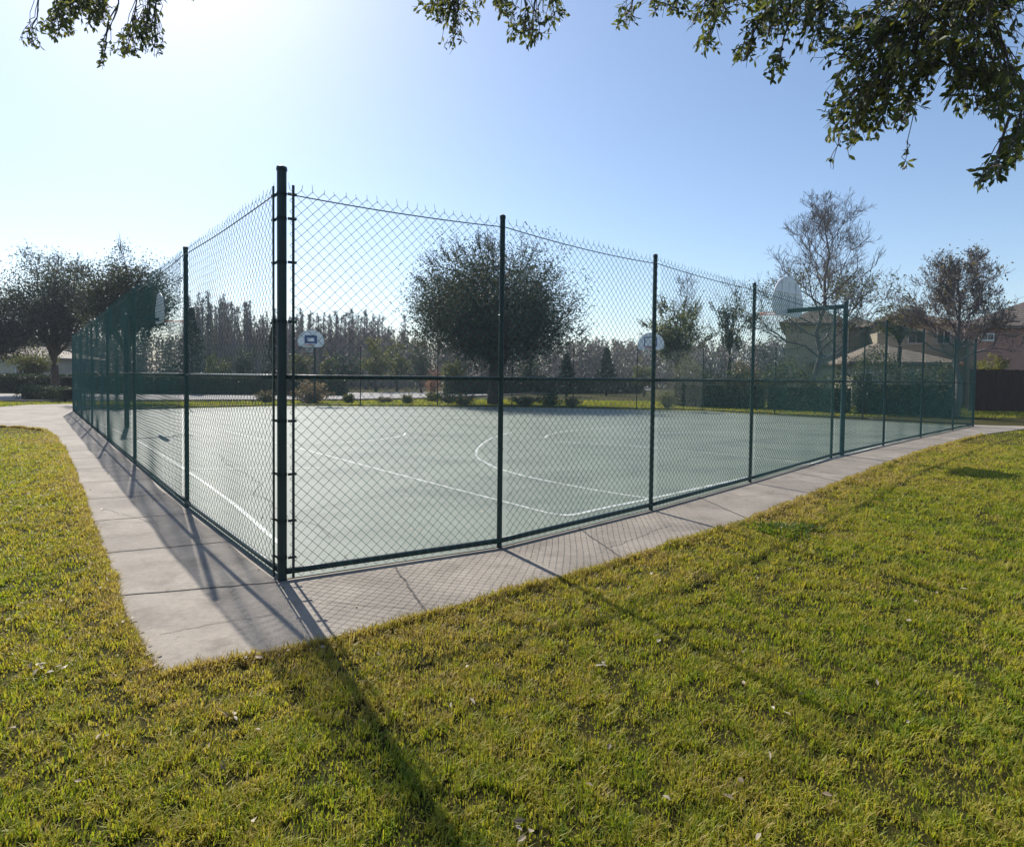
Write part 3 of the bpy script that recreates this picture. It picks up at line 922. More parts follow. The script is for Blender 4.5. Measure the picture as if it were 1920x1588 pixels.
# hedges
def hedge(name, p0, p1, depth, height, label, leaf, dens=230, group=None, jag=0.12, size=0.10):
    d = p1 - p0; L = np.linalg.norm(d); u = d / L; n_ = np.array([-u[1], u[0]])
    c = (p0 + p1) / 2
    th = thing(name, (*c, -0.03), label, 'hedge', group)
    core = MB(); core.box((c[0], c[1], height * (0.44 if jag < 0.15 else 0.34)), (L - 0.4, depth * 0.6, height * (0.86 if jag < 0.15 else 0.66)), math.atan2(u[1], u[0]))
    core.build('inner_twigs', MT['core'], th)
    N = int(dens * (L * depth + 2 * L * height))
    s = rng.uniform(0, 1, N); f = rng.random(N)
    hh = height * (1 + jag * np.sin(s * L * 1.7) * np.sin(s * L * 0.63 + 1) + rng.normal(0, jag * 0.35, N))
    tw_ = rng.uniform(-0.5, 0.5, N) * depth
    zz = rng.uniform(0, 1, N) ** 0.9
    topm = f < depth / (depth + 2 * height)
    side = np.where(rng.random(N) < 0.62, -1, 1)
    if np.dot(n_, -c) < 0: side = -side
    side = side * -1
    y = np.where(topm, tw_, side * depth * 0.5 * (1 - 0.18 * zz ** 3) + rng.normal(0, 0.06, N))
    z = np.where(topm, hh * (1 - 0.12 * (np.abs(tw_) / (depth / 2)) ** 3), zz * hh * 0.95)
    C = np.stack([p0[0] + u[0] * s * L + n_[0] * y, p0[1] + u[1] * s * L + n_[1] * y, z], 1) + rng.normal(0, 0.035, (N, 3))
    lf = MB(); leaf_quads(lf, C, size, 0.55); lf.build('foliage', MT[leaf], th, attr=True)
    return th

def hp(px, depth): return base_at(px, depth)
hedge('hedge', hp(-140, 44), hp(132, 43), 1.6, h_at(703, 60, 43), 'clipped dark hedge at far left beyond the path, left of the fence end', 'hedge_leaf', 150, 'clipped hedges across the road', 0.03, 0.13)
hedge('hedge', hp(150, 43), hp(655, 45), 1.6, h_at(704, 400, 44), 'long clipped dark hedge seen through the left fence across the road', 'hedge_leaf', 130, 'clipped hedges across the road', 0.04, 0.13)
hedge('hedge', hp(52, 33), hp(140, 30.5), 1.3, 0.72, 'low dark hedge beside the path at the left fence end', 'hedge_leaf', 230, None, 0.06, 0.09)
hedge('hedge', hp(1262, 34), hp(1440, 31.5), 1.5, h_at(703, 1340, 33), 'shaggy dark hedge behind the far fence below the willowy tree and pine', 'grey_leaf', 190, 'shaggy hedges before the houses', 0.36, 0.13)
hedge('hedge', hp(1440, 31.5), hp(1600, 28.5), 1.5, h_at(706, 1520, 30), 'shaggy dark hedge behind the far fence below the bare sweetgum', 'grey_leaf', 190, 'shaggy hedges before the houses', 0.36, 0.13)
hedge('hedge', hp(1600, 28.3), hp(1800, 26.2), 1.5, h_at(694, 1700, 27.5), 'taller grey green hedge behind the right end of the far fence, before the garage', 'grey_leaf', 200, 'shaggy hedges before the houses', 0.36, 0.12)
hedge('hedge', hp(830, 52), hp(1205, 60), 1.5, h_at(709, 1000, 55), 'distant clipped hedge across the road behind the round oak trunk', 'hedge_leaf', 90, 'clipped hedges across the road', 0.04, 0.16)

# loose shrubs
def shrub(px, d, wpx, ty, leaf, label, group=None, n=1300, size=0.1):
    h = h_at(ty, px, d); w = wpx * d / F
    b_ = base_at(px, d); base = np.array([*b_, -0.03])
    th = thing('shrub', base, label, 'shrub', group)
    tw, lf = MB(), MB()
    C = []
    for k in range(34):
        a = rng.uniform(0, 6.28); rr = w * 0.5 * rng.uniform(0.1, 1) ** 0.6
        e = base + [rr * math.cos(a), rr * math.sin(a) * 0.8, h * rng.uniform(0.55, 1.0) * math.sqrt(max(0.15, 1 - (rr / (w * 0.55)) ** 2))]
        P = bent(base + [rr * .2 * math.cos(a), rr * .2 * math.sin(a), 0], e, 4, 0.15, 0.1)
        tw.tube(P, [0.018, 0.014, 0.01, 0.005], 4, cap=False)
        for p in P[1:]: C.append(p)
    C = np.array(C); C = C[rng.integers(0, len(C), n)] + rng.normal(0, h * 0.09, (n, 3)); C[:, 2] = np.abs(C[:, 2])
    leaf_quads(lf, C, size, 0.4, up=0.8)
    tw.build('stems', MT['bark'], th); lf.build('foliage', MT[leaf], th, attr=True)
shrub(585, 31.6, 82, 712, 'plume', 'bronze plumed ornamental grass clump right of the near corner post, behind the far court edge', None, 2200, 0.13)
shrub(500, 32.5, 40, 728, 'dry_leaf', 'dry low shrub left of the near corner post behind the court edge')
shrub(655, 33, 24, 737, 'pale_leaf', 'small round green shrub just right of the bronze plumed clump')
shrub(764, 33, 26, 738, 'pale_leaf', 'small green shrub midway between plumed clump and round oak')
shrub(842, 34, 44, 724, 'hedge_leaf', 'dark green shrub left of the round oak trunk')
shrub(812, 36, 36, 730, 'pale_leaf', 'yellowish shrub left of the dark shrub by the round oak')
shrub(722, 34, 30, 742, 'dry_leaf', 'dry brownish tuft behind the far court edge, centre left')
shrub(870, 32, 60, 736, 'grey_leaf', 'low grey green ground shrub at the foot of the round oak')
shrub(1252, 31, 34, 726, 'pale_leaf', 'pale wispy shrub right of the far pale hoop pole')
shrub(985, 31.6, 62, 738, 'grey_leaf', 'low dark shrub added as the ground shade just right of the round oak trunk', None, 1500)  # shrubs right of the trunk are added, standing in for the oak's shade
shrub(1030, 32.0, 50, 733, 'hedge_leaf', 'taller dark mound added as the ground shade right of the round oak trunk', None, 1600)
shrub(1072, 31.8, 40, 742, 'dry_leaf', 'small brownish shrub added right of the dark mound as round oak shade', None, 1000)
shrub(812, 45, 26, 684, 'pink_leaf', 'reddish blooming shrub left of the round oak trunk, across the road')
shrub(1620, 27.5, 46, 696, 'hedge_leaf', 'dark upright shrub just right of the right hoop pole behind the far fence')

# ------------------------------------------------------------------ houses
def wall_box(mb, p0, p1, depth_vec, z0, z1):
    """a block whose front face runs p0 -> p1 on the ground"""
    a, b_ = np.array(p0), np.array(p1); c, d = b_ + depth_vec, a + depth_vec
    V = [(*q, z0) for q in (a, b_, c, d)] + [(*q, z1) for q in (a, b_, c, d)]
    mb.add(V, [[0, 1, 5, 4], [1, 2, 6, 5], [2, 3, 7, 6], [3, 0, 4, 7], [4, 5, 6, 7]])

def hip_roof(mb, p0, p1, dv, z, over, rise):
    a, b_ = np.array(p0, float), np.array(p1, float)
    u = (b_ - a) / np.linalg.norm(b_ - a); v = dv / np.linalg.norm(dv)
    a2, b2 = a - u * over - v * over, b_ + u * over - v * over
    c2, d2 = b_ + dv + u * over + v * over, a + dv - u * over + v * over
    W = min(np.linalg.norm(dv), np.linalg.norm(b_ - a)) / 2 + over
    if np.linalg.norm(dv) <= np.linalg.norm(b_ - a):
        m0 = (a2 + d2) / 2 + u * W; m1 = (b2 + c2) / 2 - u * W
        V = [(*q, z) for q in (a2, b2, c2, d2)] + [(*m0, z + rise), (*m1, z + rise)]
        Q = [[0, 1, 5, 4], [2, 3, 4, 5]]; T = [[1, 2, 5], [3, 0, 4]]
    else:
        m0 = (a2 + b2) / 2 + v * W; m1 = (c2 + d2) / 2 - v * W
        V = [(*q, z) for q in (a2, b2, c2, d2)] + [(*m0, z + rise), (*m1, z + rise)]
        Q = [[1, 2, 5, 4], [3, 0, 4, 5]]; T = [[0, 1, 4], [2, 3, 5]]
    # fascia
    n = len(V)
    V += [(*q, z - 0.18) for q in (a2, b2, c2, d2)]
    Q += [[i, n + i, n + (i + 1) % 4, (i + 1) % 4] for i in range(4)] + [[n, n + 3, n + 2, n + 1]]
    mb.add(V, Q, T)

def window(th, p0, p1, t, z0, z1, w):
    a, b_ = np.array(p0), np.array(p1); d = (b_ - a) / np.linalg.norm(b_ - a)
    n_ = np.array([d[1], -d[0]])
    if np.dot(n_, -a) < 0: n_ = -n_
    c = a + (b_ - a) * t; rz = math.atan2(d[1], d[0])
    f = MB()
    for s in (-1, 1):
        q = c + d * s * (w / 2 + .05) + n_ * .03; f.box((*q, (z0 + z1) / 2), (0.1, 0.10, z1 - z0 + 0.2), rz)
    q = c + n_ * .03
    for z in (z0 - .05, z1 + .05): f.box((*q, z), (w, 0.10, 0.1), rz)
    f.box((*(c + n_ * .022), (z0 + z1) / 2), (0.05, 0.07, z1 - z0), rz)
    fo = f.build('window', MT['trim'], th)
    q = c + n_ * 0.012
    MB().box((*q, (z0 + z1) / 2), (w, 0.03, z1 - z0), rz).build('pane', MT['glass'], fo).parent = fo
    fo.children[0].matrix_parent_inverse = Matrix.Identity(4)
    fo.children[0].location = (0, 0, 0)
    fo.children[0].data.transform(Matrix.Translation((-th.location[0], -th.location[1], -th.location[2])))
    return fo

# beige house with a garage wing
D = 42
A0, A1 = base_at(1471, D), base_at(1590, D)
th = thing('house', (*A0, 0), 'beige two-storey house with a low tan-roofed garage wing behind the right fence', 'house')
mb = MB(); wall_box(mb, A0, A1, np.array([4.5, 9.0]), -0.05, h_at(606, 1530, D)); mb.build('wall', MT['beige'], th)
mb = MB(); hip_roof(mb, A0, A1, np.array([4.5, 9.0]), h_at(606, 1530, D), 0.45, 1.3); mb.build('roof', MT['roof'], th)
B0, B1 = base_at(1592, D + 4), base_at(1645, D + 4)
mb = MB(); wall_box(mb, B0, B1, np.array([1.0, 6.0]), -0.05, h_at(616, 1615, D + 4)); mb.build('wall', MT['cream'], th)
mb = MB(); hip_roof(mb, B0, B1, np.array([1.0, 6.0]), h_at(614, 1615, D + 4), 0.4, 0.9); mb.build('roof', MT['roof'], th)
C0, C1 = base_at(1643, D + 1.5), base_at(1815, D + 1.5)
zc = h_at(606, 1720, D + 1.5)
mb = MB(); wall_box(mb, C0, C1, np.array([2.0, 8.0]), -0.05, zc); mb.build('wall', MT['beige'], th)
mb = MB(); hip_roof(mb, C0, C1, np.array([2.0, 8.0]), zc, 0.45, 1.2); mb.build('roof', MT['roof'], th)
G0, G1 = base_at(1598, 36.5), base_at(1785, 36.5)
zg = h_at(679, 1690, 36.5)
mb = MB(); wall_box(mb, G0, G1, np.array([0.6, 6.5]), -0.05, zg - 0.1); mb.build('wall', MT['cream'], th)
mb = MB(); hip_roof(mb, G0, G1, np.array([0.6, 6.5]), zg, 0.45, 1.35); mb.build('roof', MT['roof2'], th)
window(th, C0, C1, 0.42, h_at(640, 1700, D), h_at(618, 1700, D), 1.1)
window(th, C0, C1, 0.72, h_at(640, 1700, D), h_at(618, 1700, D), 0.9)
window(th, A0, A1, 0.72, h_at(690, 1560, D), h_at(668, 1560, D), 1.0)
window(th, G0, G1, 0.12, 0.9, 2.0, 1.0)
# salmon house, right edge
D = 35.5
S0, S1 = base_at(1812, D), base_at(2080, D)
th = thing('house', (*S0, 0), 'salmon stucco house with a brown tiled roof at the right picture edge', 'house')
zs = h_at(611, 1880, D)
mb = MB(); wall_box(mb, S0, S1, np.array([7.3, 9.0]), -0.05, zs); mb.build('wall', MT['salmon'], th)
mb = MB(); hip_roof(mb, S0, S1, np.array([7.3, 9.0]), zs, 0.5, 2.2); mb.build('roof', MT['roof'], th)
window(th, S0, S1, 0.135, h_at(637, 1850, D), h_at(627, 1850, D), 0.62)
window(th, S0, S1, 0.62, 3.2, 4.4, 1.1)
# distant pale building far left
D = 62
E0, E1 = base_at(-160, D), base_at(95, D)
th = thing('house', (*E0, 0), 'pale low building glimpsed under the oaks at the far left edge', 'house')
mb = MB(); wall_box(mb, E0, E1, np.array([0.0, 8.0]), -0.05, 3.0); mb.build('wall', MT['cream'], th)
mb = MB(); hip_roof(mb, E0, E1, np.array([0.0, 8.0]), 3.0, 0.5, 1.3); mb.build('roof', MT['roof2'], th)
window(th, E0, E1, 0.8, 0.9, 2.1, 1.4)

# dark wooden fence on the right
W0, W1 = base_at(1822, 31.5), base_at(2080, 31.5)
th = thing('wooden_fence', (*W0, 0), 'dark wooden board fence below the salmon house', 'fence')
hw = h_at(693, 1870, 31.5)
L = np.linalg.norm(W1 - W0); u = (W1 - W0) / L; nb = int(L / 0.15)
mb = MB()
for i in range(nb):
    c = W0 + u * (i + .5) * L / nb
    mb.box((c[0], c[1] + rng.normal(0, .004), hw / 2 + rng.normal(0, .012)), (L / nb - 0.008, 0.022, hw), math.atan2(u[1], u[0]))
mb.build('boards', MT['wood'], th)
for i in range(0, nb, 16):
    c = W0 + u * i * L / nb
    MB().box((c[0], c[1] + 0.08, hw / 2 + .02), (0.1, 0.1, hw), 0).build('post', MT['wood'], th)
for z in (0.3, hw - 0.3):
    c = (W0 + W1) / 2
    MB().box((c[0], c[1] + 0.05, z), (L, 0.05, 0.09), math.atan2(u[1], u[0])).build('cross_rail', MT['wood'], th)

# ------------------------------------------------------------------ overhanging live oak
tr_base = np.array([5.4, -2.6, -0.03])
tree = thing('live_oak', tr_base, 'live oak whose leafy branches hang into the top of the view', 'tree')
tw, lf, tg = MB(), MB(), MB()
fork = tr_base + [-0.25, 0.3, 2.6]
tw.tube(bent(tr_base, fork, 6, 0.05), np.linspace(0.36, 0.27, 6), 12)
def above(px, depth, extra): 
    p = at(px, -20, depth); return p + [0, 0, extra]
limbs = []
for pts in ([above(2050, 2.6, .5), above(1850, 3.6, .5), above(1600, 4.0, .45), above(1380, 4.3, .4), above(1180, 4.7, .35)],
            [above(2000, 2.2, 1.2), above(1500, 3.4, 1.1), above(1100, 4.3, .8), above(980, 4.6, .5), above(840, 4.9, .35)],
            [above(1500, 2.6, 1.6), above(900, 3.9, 1.3), above(500, 4.7, .9), above(300, 5.05, .4), above(150, 5.25, .3), above(40, 5.4, .25)]):
    P = spline(np.vstack([fork, pts]), 5)
    tw.tube(P, np.linspace(0.15, 0.022, len(P)), 8)
    limbs.append(P)
BL = [  # px, py, rx, ry, depth, sprigs, limb
    (1830, 40, 110, 70, 3.5, 120, 0), (1700, 70, 110, 80, 3.7, 125, 0), (1780, 130, 120, 55, 3.6, 110, 0), (1610, 120, 80, 90, 3.8, 95, 0), (1650, 185, 95, 50, 3.7, 62, 0),
    (1600, 225, 70, 45, 3.7, 40, 0), (1690, 225, 28, 25, 3.7, 10, 0), (1530, 50, 70, 60, 3.9, 48, 0), (1440, 60, 55, 45, 4.1, 26, 0), (1395, 115, 26, 30, 4.1, 9, 0), (1450, 125, 25, 28, 4.1, 9, 0),
    (1330, 35, 45, 32, 4.3, 22, 0), (1325, 85, 26, 20, 4.3, 8, 0), (1250, 16, 60, 18, 4.4, 16, 0), (1172, 42, 24, 18, 4.6, 7, 0), (1890, 190, 45, 65, 3.4, 55, 0), (1830, 190, 60, 30, 3.5, 28, 0), (1905, 270, 18, 26, 3.3, 10, 0),
    (1885, 300, 26, 24, 3.2, 11, 0), (1852, 338, 28, 18, 3.1, 9, 0), (1480, 25, 60, 30, 4.0, 24, 0), (1380, 10, 60, 20, 4.2, 16, 0), (1692, 318, 8, 12, 3.5, 1, 0), (1562, 318, 5, 8, 3.7, 1, 0), (1590, 285, 8, 20, 3.7, 2, 0), (1800, 10, 160, 25, 3.8, 70, 0),
    (850, 25, 55, 30, 4.9, 26, 1), (810, 15, 40, 18, 4.9, 11, 1), (850, 75, 24, 28, 4.9, 8, 1), (930, 12, 40, 16, 4.8, 10, 1), (990, 62, 44, 26, 4.6, 18, 1), (1003, 88, 16, 14, 4.6, 4, 1), (1040, 30, 36, 26, 4.6, 12, 1), (950, 25, 18, 18, 4.7, 4, 1),
    (150, 20, 62, 24, 7.2, 44, 2), (110, 55, 36, 20, 7.3, 22, 2), (180, 42, 32, 16, 7.2, 14, 2), (62, 88, 16, 12, 7.4, 4, 2), (40, 76, 6, 5, 7.4, 1, 2), (268, 62, 28, 28, 7.0, 20, 2), (290, 90, 20, 18, 7.0, 9, 2), (235, 100, 36, 16, 7.0, 14, 2), (194, 124, 12, 10, 7.1, 4, 2), (290, 6, 24, 10, 6.9, 6, 2),
    (352, 2, 8, 6, 6.9, 1, 2)]

def oak_leaves(mb, base, d, nrm, L, W, rnd):
    n = len(base)
    d = d / np.linalg.norm(d, axis=1)[:, None]
    s = np.cross(d, nrm); s /= np.linalg.norm(s, axis=1)[:, None] + 1e-9
    up = np.cross(s, d)
    tpl = [(0, 0, 0), (0.28, 0.75, 0.12), (0.62, 1.0, 0.16), (1, 0, -0.06), (0.62, -1.0, 0.16), (0.28, -0.75, 0.12), (0.5, 0, 0.0)]
    V = np.stack([base + d * (a * L)[:, None] + s * (b_ * W * 0.5)[:, None] + up * (c * W)[:, None] for a, b_, c in tpl], 1)
    T = np.array([[0, 6, 1], [1, 6, 2], [2, 6, 3], [3, 6, 4], [4, 6, 5], [5, 6, 0]])
    T = (np.arange(n)[:, None, None] * 7 + T).reshape(-1, 3)
    mb.add(V.reshape(-1, 3), None, T, rnd=np.repeat(rnd, 7))

LB, LD, LN = [], [], []
for (px, py, rx, ry, dep, ns, li) in BL:
    if li == 2: dep *= 0.72
    c = at(px, py, dep)
    P = limbs[li]
    st = c + [0.10, 0.05, 0.5] if ns <= 2 else c + [0.12, 0.02, 0.34] if ns <= 14 and li == 0 else P[np.argmin(np.linalg.norm(P - (c + [0.05, -0.1, 0.35]), axis=1))]
    B = bent(st, c, 6, 0.12, -0.05)
    tg.tube(B, np.linspace(0.0028, 0.0018, 6) if ns <= 2 else np.linspace(0.008, 0.003, 6), 5, cap=False)
    for _ in range(int(ns * (1.0 if ns > 50 else 1.6))):
        while True:
            q = rng.uniform(-1, 1, 2)
            if q @ q <= 1: break
        e = at(px + q[0] * rx * 1.05, py + q[1] * ry * 1.05, dep + rng.normal(0, 0.26))
        s = B[rng.integers(2, 6)] if ns > 2 else B[3]
        # twig from the branch to the sprig
        s2 = e + (s - e) / (np.linalg.norm(s - e) + 1e-6) * min(np.linalg.norm(s - e), 0.32) + [0, 0, 0.03]
        tp = bent(s2, e, 5, 0.22, 0.03)
        tg.tube(tp, np.linspace(0.0032, 0.0015, 5), 4, cap=False)
        if ns <= 14: tg.tube(bent(s, s2, 4, 0.1, -.03), [0.004, 0.0035, 0.0032, 0.003], 4, cap=False)
        dv = (e - s2) / (np.linalg.norm(e - s2) + 1e-6)
        for i in range(rng.integers(4, 9)):
            t = rng.uniform(0.25, 1.0)
            k = t * 4; k0 = min(int(k), 3)
            b0 = tp[k0] + (tp[k0 + 1] - tp[k0]) * (k - k0)
            v = rng.normal(0, 0.75, 3) + dv * 0.8 + np.array([0, 0, -0.25])
            LB.append(b0); LD.append(v); LN.append(rng.normal(0, 0.7, 3) + [0, 0, 0.8])
LB, LD, LN = map(np.array, (LB, LD, LN))
n = len(LB)
oak_leaves(lf, LB, LD, LN, rng.uniform(0.033, 0.064, n), rng.uniform(0.016, 0.027, n), rng.uniform(0, 1, n))
tw.build('trunk', MT['bark'], tree, smooth=True)
tg.build('twigs', MT['bark'], tree, smooth=True)
lf.build('foliage', MT['oak_leaf'], tree, attr=True)

# ------------------------------------------------------------------ grass
def vnoise(x, y, s, seed):
    """smooth value noise"""
    g = np.random.default_rng(seed).random((256, 256))
    x, y = x * s + 1000.0, y * s + 1000.0
    xi, yi = np.floor(x).astype(int), np.floor(y).astype(int)
    fx, fy = x - xi, y - yi
    fx, fy = fx * fx * (3 - 2 * fx), fy * fy * (3 - 2 * fy)
    a, b_, c, d = g[xi % 256, yi % 256], g[(xi + 1) % 256, yi % 256], g[xi % 256, (yi + 1) % 256], g[(xi + 1) % 256, (yi + 1) % 256]
    return a * (1 - fx) * (1 - fy) + b_ * fx * (1 - fy) + c * (1 - fx) * fy + d * fx * fy

hard = np.array(walk_poly)
def scatter(n, r0, r1, half, pw):
    u = rng.random(n)
    r = (r0 ** pw + u * (r1 ** pw - r0 ** pw)) ** (1 / pw)
    a = rng.uniform(-half, half, n)
    return r * np.sin(a), r * np.cos(a), r
x, y, r = scatter(340000, 1.0, 27, R(50), 0.62)
# tufts: blades splaying out of common crowns
tx0, ty0, tr0 = scatter(34000, 1.0, 19, R(50), 0.9)
NB = 24
sc_ = (0.024 + 0.0026 * tr0) * rng.uniform(0.7, 1.4, len(tx0))
ox = rng.normal(0, 1, (len(tx0), NB)); oy = rng.normal(0, 1, (len(tx0), NB))
tfx = (tx0[:, None] + ox * sc_[:, None]).ravel(); tfy = (ty0[:, None] + oy * sc_[:, None]).ravel()
taz = np.arctan2(oy, ox).ravel() + rng.normal(0, 0.5, tfx.size)
tln = np.clip(np.hypot(ox, oy).ravel(), 0, 2)
tcol = np.repeat(rng.normal(0, 0.13, len(tx0)), NB)
thh = np.repeat(rng.uniform(0.75, 1.35, len(tx0)), NB)
tufted = np.concatenate([np.zeros(len(x)), np.ones(tfx.size)])
x = np.concatenate([x, tfx]); y = np.concatenate([y, tfy]); r = np.concatenate([r, np.hypot(tfx, tfy)])
T_az = np.concatenate([np.zeros(len(tufted) - tfx.size), taz]); T_ln = np.concatenate([np.zeros(len(T_az) - tfx.size), tln])
T_col = np.concatenate([np.zeros(len(T_az) - tfx.size), tcol]); T_h = np.concatenate([np.ones(len(T_az) - tfx.size), thh])
jx, jy = x + rng.normal(0, 0.02, len(x)), y + rng.normal(0, 0.02, len(x))
clump = vnoise(x, y, 3.6, 1) * 0.4 + vnoise(x, y, 9.0, 2) * 0.6
hole = vnoise(x, y, 8.5, 41) * 0.5 + vnoise(x, y, 17.0, 42) * 0.5 + np.where(tufted > 0, 0, 0.06)
keep = ~inside(jx, jy, hard) & ~inside(jx, jy, court_poly) & ((tufted < 1) | (hole + rng.normal(0, 0.035, len(x)) > 0.41))
x, y, r, clump = x[keep], y[keep], r[keep], clump[keep]
tufted, T_az, T_ln, T_col, T_h = tufted[keep], T_az[keep], T_ln[keep], T_col[keep], T_h[keep]
# a second, far strip: the lawn behind the court and left of the path
xs, ys = rng.uniform(-40, 30, 90000), rng.uniform(26, 40, 90000)
k2 = ~inside(xs, ys, court_poly) & ~inside(xs, ys, hard) & ~inside(xs, ys, road)
x = np.concatenate([x, xs[k2]]); y = np.concatenate([y, ys[k2]]); r = np.concatenate([r, np.hypot(xs[k2], ys[k2])]); clump = np.concatenate([clump, np.full(k2.sum(), 0.5)])
# grass creeping over the edge of the concrete
for P_ in (np.array(front), np.array(outer)):
    sg = np.linalg.norm(np.diff(P_, axis=0), axis=1)
    pr_ = sg / (2.0 + np.hypot(*((P_[:-1] + P_[1:]) / 2).T)) ** 0.8
    ii = rng.choice(len(sg), 26000, p=pr_ / pr_.sum())
    tt = rng.random(26000)
    q = P_[ii] + (P_[ii + 1] - P_[ii]) * tt[:, None]
    wob_ = 0.05 * (vnoise(q[:, 0], q[:, 1], 5.0, 31) - 0.5) + 0.03 * (vnoise(q[:, 0], q[:, 1], 1.1, 33) - 0.4)
    inw = ctr - q; inw /= np.linalg.norm(inw, axis=1)[:, None]
    q = q + inw * (wob_ + 0.012 - np.abs(rng.normal(0, 0.04, 26000)))[:, None]
    x = np.concatenate([x, q[:, 0]]); y = np.concatenate([y, q[:, 1]]); r = np.concatenate([r, np.hypot(q[:, 0], q[:, 1])])
    clump = np.concatenate([clump, 0.35 + 0.4 * vnoise(q[:, 0], q[:, 1], 6.0, 35)])
n = len(x)
pad = n - len(tufted)
tufted, T_az, T_ln, T_col = (np.concatenate([a_, np.zeros(pad)]) for a_ in (tufted, T_az, T_ln, T_col)); T_h = np.concatenate([T_h, rng.uniform(1.3, 2.6, pad)])
hgt = np.where(tufted > 0, (0.026 + 0.020 * np.clip(clump, 0, 1)) * T_h, (0.014 + 0.034 * np.clip(clump - 0.24, 0, 1)) * T_h) * rng.uniform(0.6, 1.3, n) * (1 + 0.012 * r)
wid = (0.0026 + 0.0009 * r) * rng.uniform(0.7, 1.3, n)
az = np.where(tufted > 0, T_az, rng.uniform(0, 2 * math.pi, n))
ln = np.abs(np.where(tufted > 0, 0.25 + 0.32 * T_ln, 0.45) + rng.normal(0, 0.3, n)) * hgt
ca, sa = np.cos(az), np.sin(az)
tx, ty = -sa, ca
za = np.zeros(n) - 0.032
B0 = np.stack([x - tx * wid / 2, y - ty * wid / 2, za], 1); B1 = np.stack([x + tx * wid / 2, y + ty * wid / 2, za], 1)
mxp, myp, mz = x + ca * ln * 0.35, y + sa * ln * 0.35, za + hgt * 0.62
M0 = np.stack([mxp - tx * wid * .42, myp - ty * wid * .42, mz], 1); M1 = np.stack([mxp + tx * wid * .42, myp + ty * wid * .42, mz], 1)
TP = np.stack([x + ca * ln, y + sa * ln, za + hgt * rng.uniform(0.75, 1.05, n)], 1)
V = np.stack([B0, B1, M0, M1, TP], 1).reshape(-1, 3)
i5 = np.arange(n)[:, None] * 5
# dry fringe beside the concrete
def edge_dist(x, y, P):
    P = np.asarray(P); d = np.full(len(x), 1e9)
    for a, b_ in zip(P[:-1], P[1:]):
        ab = b_ - a; t = np.clip(((x - a[0]) * ab[0] + (y - a[1]) * ab[1]) / (ab @ ab), 0, 1)
        d = np.minimum(d, np.hypot(x - a[0] - t * ab[0], y - a[1] - t * ab[1]))
    return d
ed = edge_dist(x, y, front[::-1] + outer[1:])
dry = 0.62 * np.exp(-ed / 0.7) * (0.6 + 0.8 * vnoise(x, y, 1.3, 5))
rn = np.clip(rng.normal(0.42, 0.2, n) + T_col + dry + 0.22 * (vnoise(x, y, 2.2, 7) - 0.5), 0, 1.3)
gm = MB().add(V, i5 + [[0, 1, 3, 2]], i5 + [[2, 3, 4]], rnd=np.repeat(rn, 5))
tag(gm.build('grass', MT['grass'], attr=True), 'short yellow green lawn grass with dry brown patches', 'grass', kind='stuff')

# fallen leaves
n = 90
x, y, r = scatter(n * 2, 1.5, 11, R(46), 1.1)
k = ~inside(x, y, hard) & ~inside(x, y, court_poly)
x, y = x[k], y[k]
e = np.array([G2(px_, py_) for px_, py_ in [(75, 1255), (120, 1258), (85, 1250), (243, 1170), (252, 1195), (262, 1215), (275, 1232), (285, 1245), (293, 1255), (420, 1345), (470, 1240), (980, 1560), (1130, 1248), (190, 1390)] for _ in range(4)])
e += rng.normal(0, 0.022, e.shape)
x, y = np.concatenate([x, e[:, 0]]), np.concatenate([y, e[:, 1]])
cx_, cy_, _ = scatter(900, 3.0, 20, R(46), 1.2)
k = inside(cx_, cy_, hard) & (rng.random(900) < 0.22)
x, y = np.concatenate([x, cx_[k]]), np.concatenate([y, cy_[k]])
n = len(x)
lt = MB()
d = rng.normal(size=(n, 3)); d[:, 2] *= 0.25
oak_leaves(lt, np.stack([x, y, rng.uniform(0.0, 0.028, n)], 1), d, rng.normal(0, .35, (n, 3)) + [0, 0, 1], rng.uniform(0.025, 0.05, n), rng.uniform(0.014, 0.024, n), rng.uniform(0.1, 1, n))
tag(lt.build('leaf_litter', MT['litter'], attr=True), 'pale dry fallen leaves scattered in the lawn', 'leaves', kind='stuff')

# weed tuft beside the right walkway
p = gp(1462, 992)
th = thing('weed_tuft', p, 'dark green weed tuft in the dry grass beside the right walkway', 'weed')
wb = MB(); n = 620
a = rng.uniform(0, 6.28, n); rr = 0.27 * np.sqrt(rng.random(n)) * (1 + 0.35 * np.sin(a * 3))
bs = np.stack([p[0] + rr * np.cos(a) * 1.4, p[1] + rr * np.sin(a), np.full(n, -0.02) + 0.04 * rng.random(n) * (1 - rr / 0.4)], 1)
d = np.stack([np.cos(a) * .9, np.sin(a) * .9, np.full(n, 0.75)], 1) + rng.normal(0, .55, (n, 3))
oak_leaves(wb, bs, d, rng.normal(0, 1, (n, 3)) + [0, 0, .8], rng.uniform(0.03, 0.075, n), rng.uniform(0.009, 0.02, n), rng.uniform(0, 1, n))
wb.build('leaves', leaf_mat('weed_leaf', (0.05, 0.11, 0.015), (0.10, 0.17, 0.022), (0.21, 0.23, 0.035), 0.45, 5.0), th, attr=True)

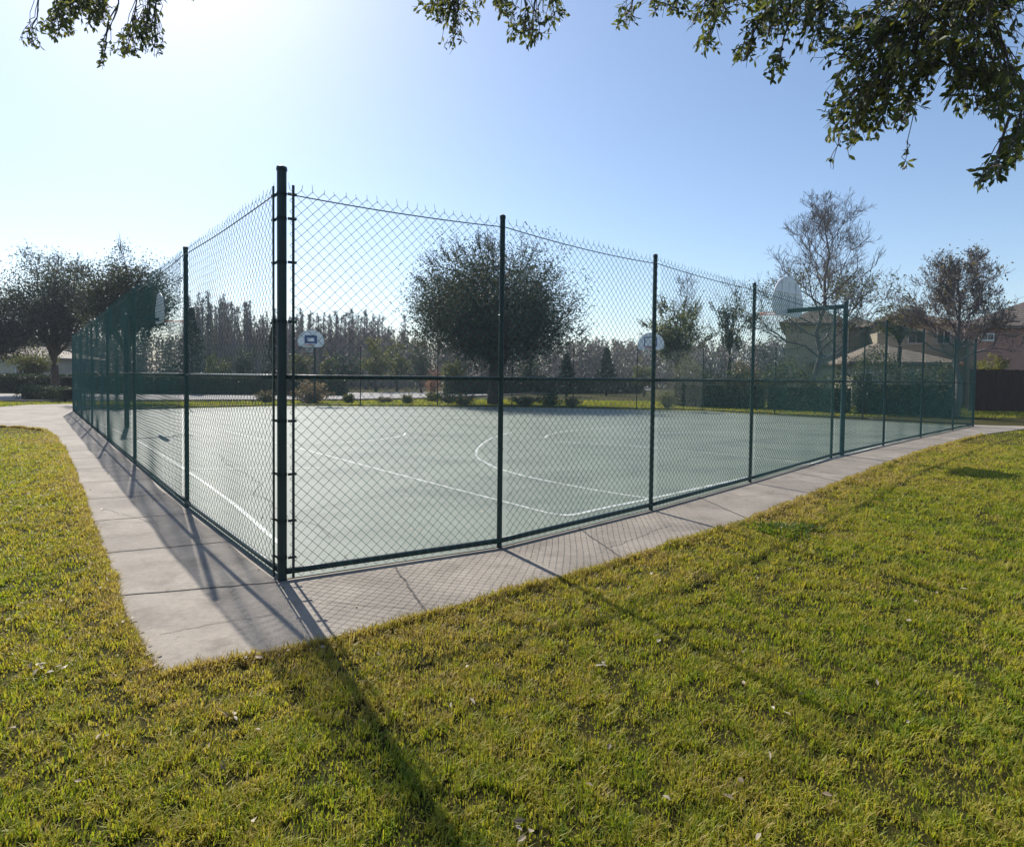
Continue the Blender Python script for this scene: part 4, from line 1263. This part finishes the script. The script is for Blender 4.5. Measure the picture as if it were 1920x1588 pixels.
# ------------------------------------------------------------------ haze
m = bpy.data.materials.new('haze_air'); m.use_nodes = True
nt = m.node_tree; nt.nodes.remove(nt.nodes['Principled BSDF'])
pv = nt.nodes.new('ShaderNodeVolumePrincipled')
pv.inputs['Color'].default_value = (0.80, 0.88, 1.0, 1); pv.inputs['Density'].default_value = 0.0006
pv.inputs['Anisotropy'].default_value = 0.2
nt.links.new(pv.outputs[0], nt.nodes['Material Output'].inputs['Volume'])
tag(MB().box((0, 400, 7.2), (2400, 1400, 17.4)).build('haze', m), kind='stuff')

# ------------------------------------------------------------------ light
SUN_AZ, SUN_EL = R(-32.0), R(42.5)     # azimuth from +Y towards +X
sv = Vector((math.sin(SUN_AZ) * math.cos(SUN_EL), math.cos(SUN_AZ) * math.cos(SUN_EL), math.sin(SUN_EL)))
sd = bpy.data.lights.new('sun', 'SUN'); sun = bpy.data.objects.new('sun', sd); COL.objects.link(sun)
sd.energy = 3.8; sd.angle = R(0.53); sd.color = (1.0, 0.95, 0.87)
sun.rotation_euler = sv.to_track_quat('Z', 'Y').to_euler()
sun.location = (0, 0, 30)
w = bpy.data.worlds.new('World'); scene.world = w; w.use_nodes = True
nt = w.node_tree; bg = nt.nodes['Background']
sky = nt.nodes.new('ShaderNodeTexSky'); sky.sky_type = 'NISHITA'; sky.sun_disc = False
sky.sun_elevation = SUN_EL; sky.sun_rotation = SUN_AZ
sky.air_density = 1.0; sky.dust_density = 0.6; sky.ozone_density = 2.4
nt.links.new(sky.outputs[0], bg.inputs[0]); bg.inputs[1].default_value = 0.088

scene.view_settings.view_transform = 'Standard'
scene.view_settings.look = 'None'
scene.view_settings.exposure = 0.84
scene.view_settings.gamma = 1.0
scene.cycles.max_bounces = 6
scene.cycles.diffuse_bounces = 3
scene.cycles.glossy_bounces = 2
scene.cycles.transmission_bounces = 4
scene.cycles.caustics_reflective = False
scene.cycles.caustics_refractive = False
for o in (('corner', (*CORNER, 3.1)), ('p2', (*right_pts[1], 3.03)), ('p4', (*right_pts[3], 3.03)), ('p8', (*right_pts[-1], 3.1)), ('l1', (*left_pts[1], 3.03)), ('lend', (*left_end, 0)), ('rail', (*right_pts[1], 1.53))):
    print('PROJ', o[0], [round(c, 1) for c in proj(o[1])])
print('RIGHT', [tuple(np.round(p, 2)) for p in right_pts], 'LEFT', [tuple(np.round(p, 2)) for p in left_pts])

scene.cycles.use_denoising = True
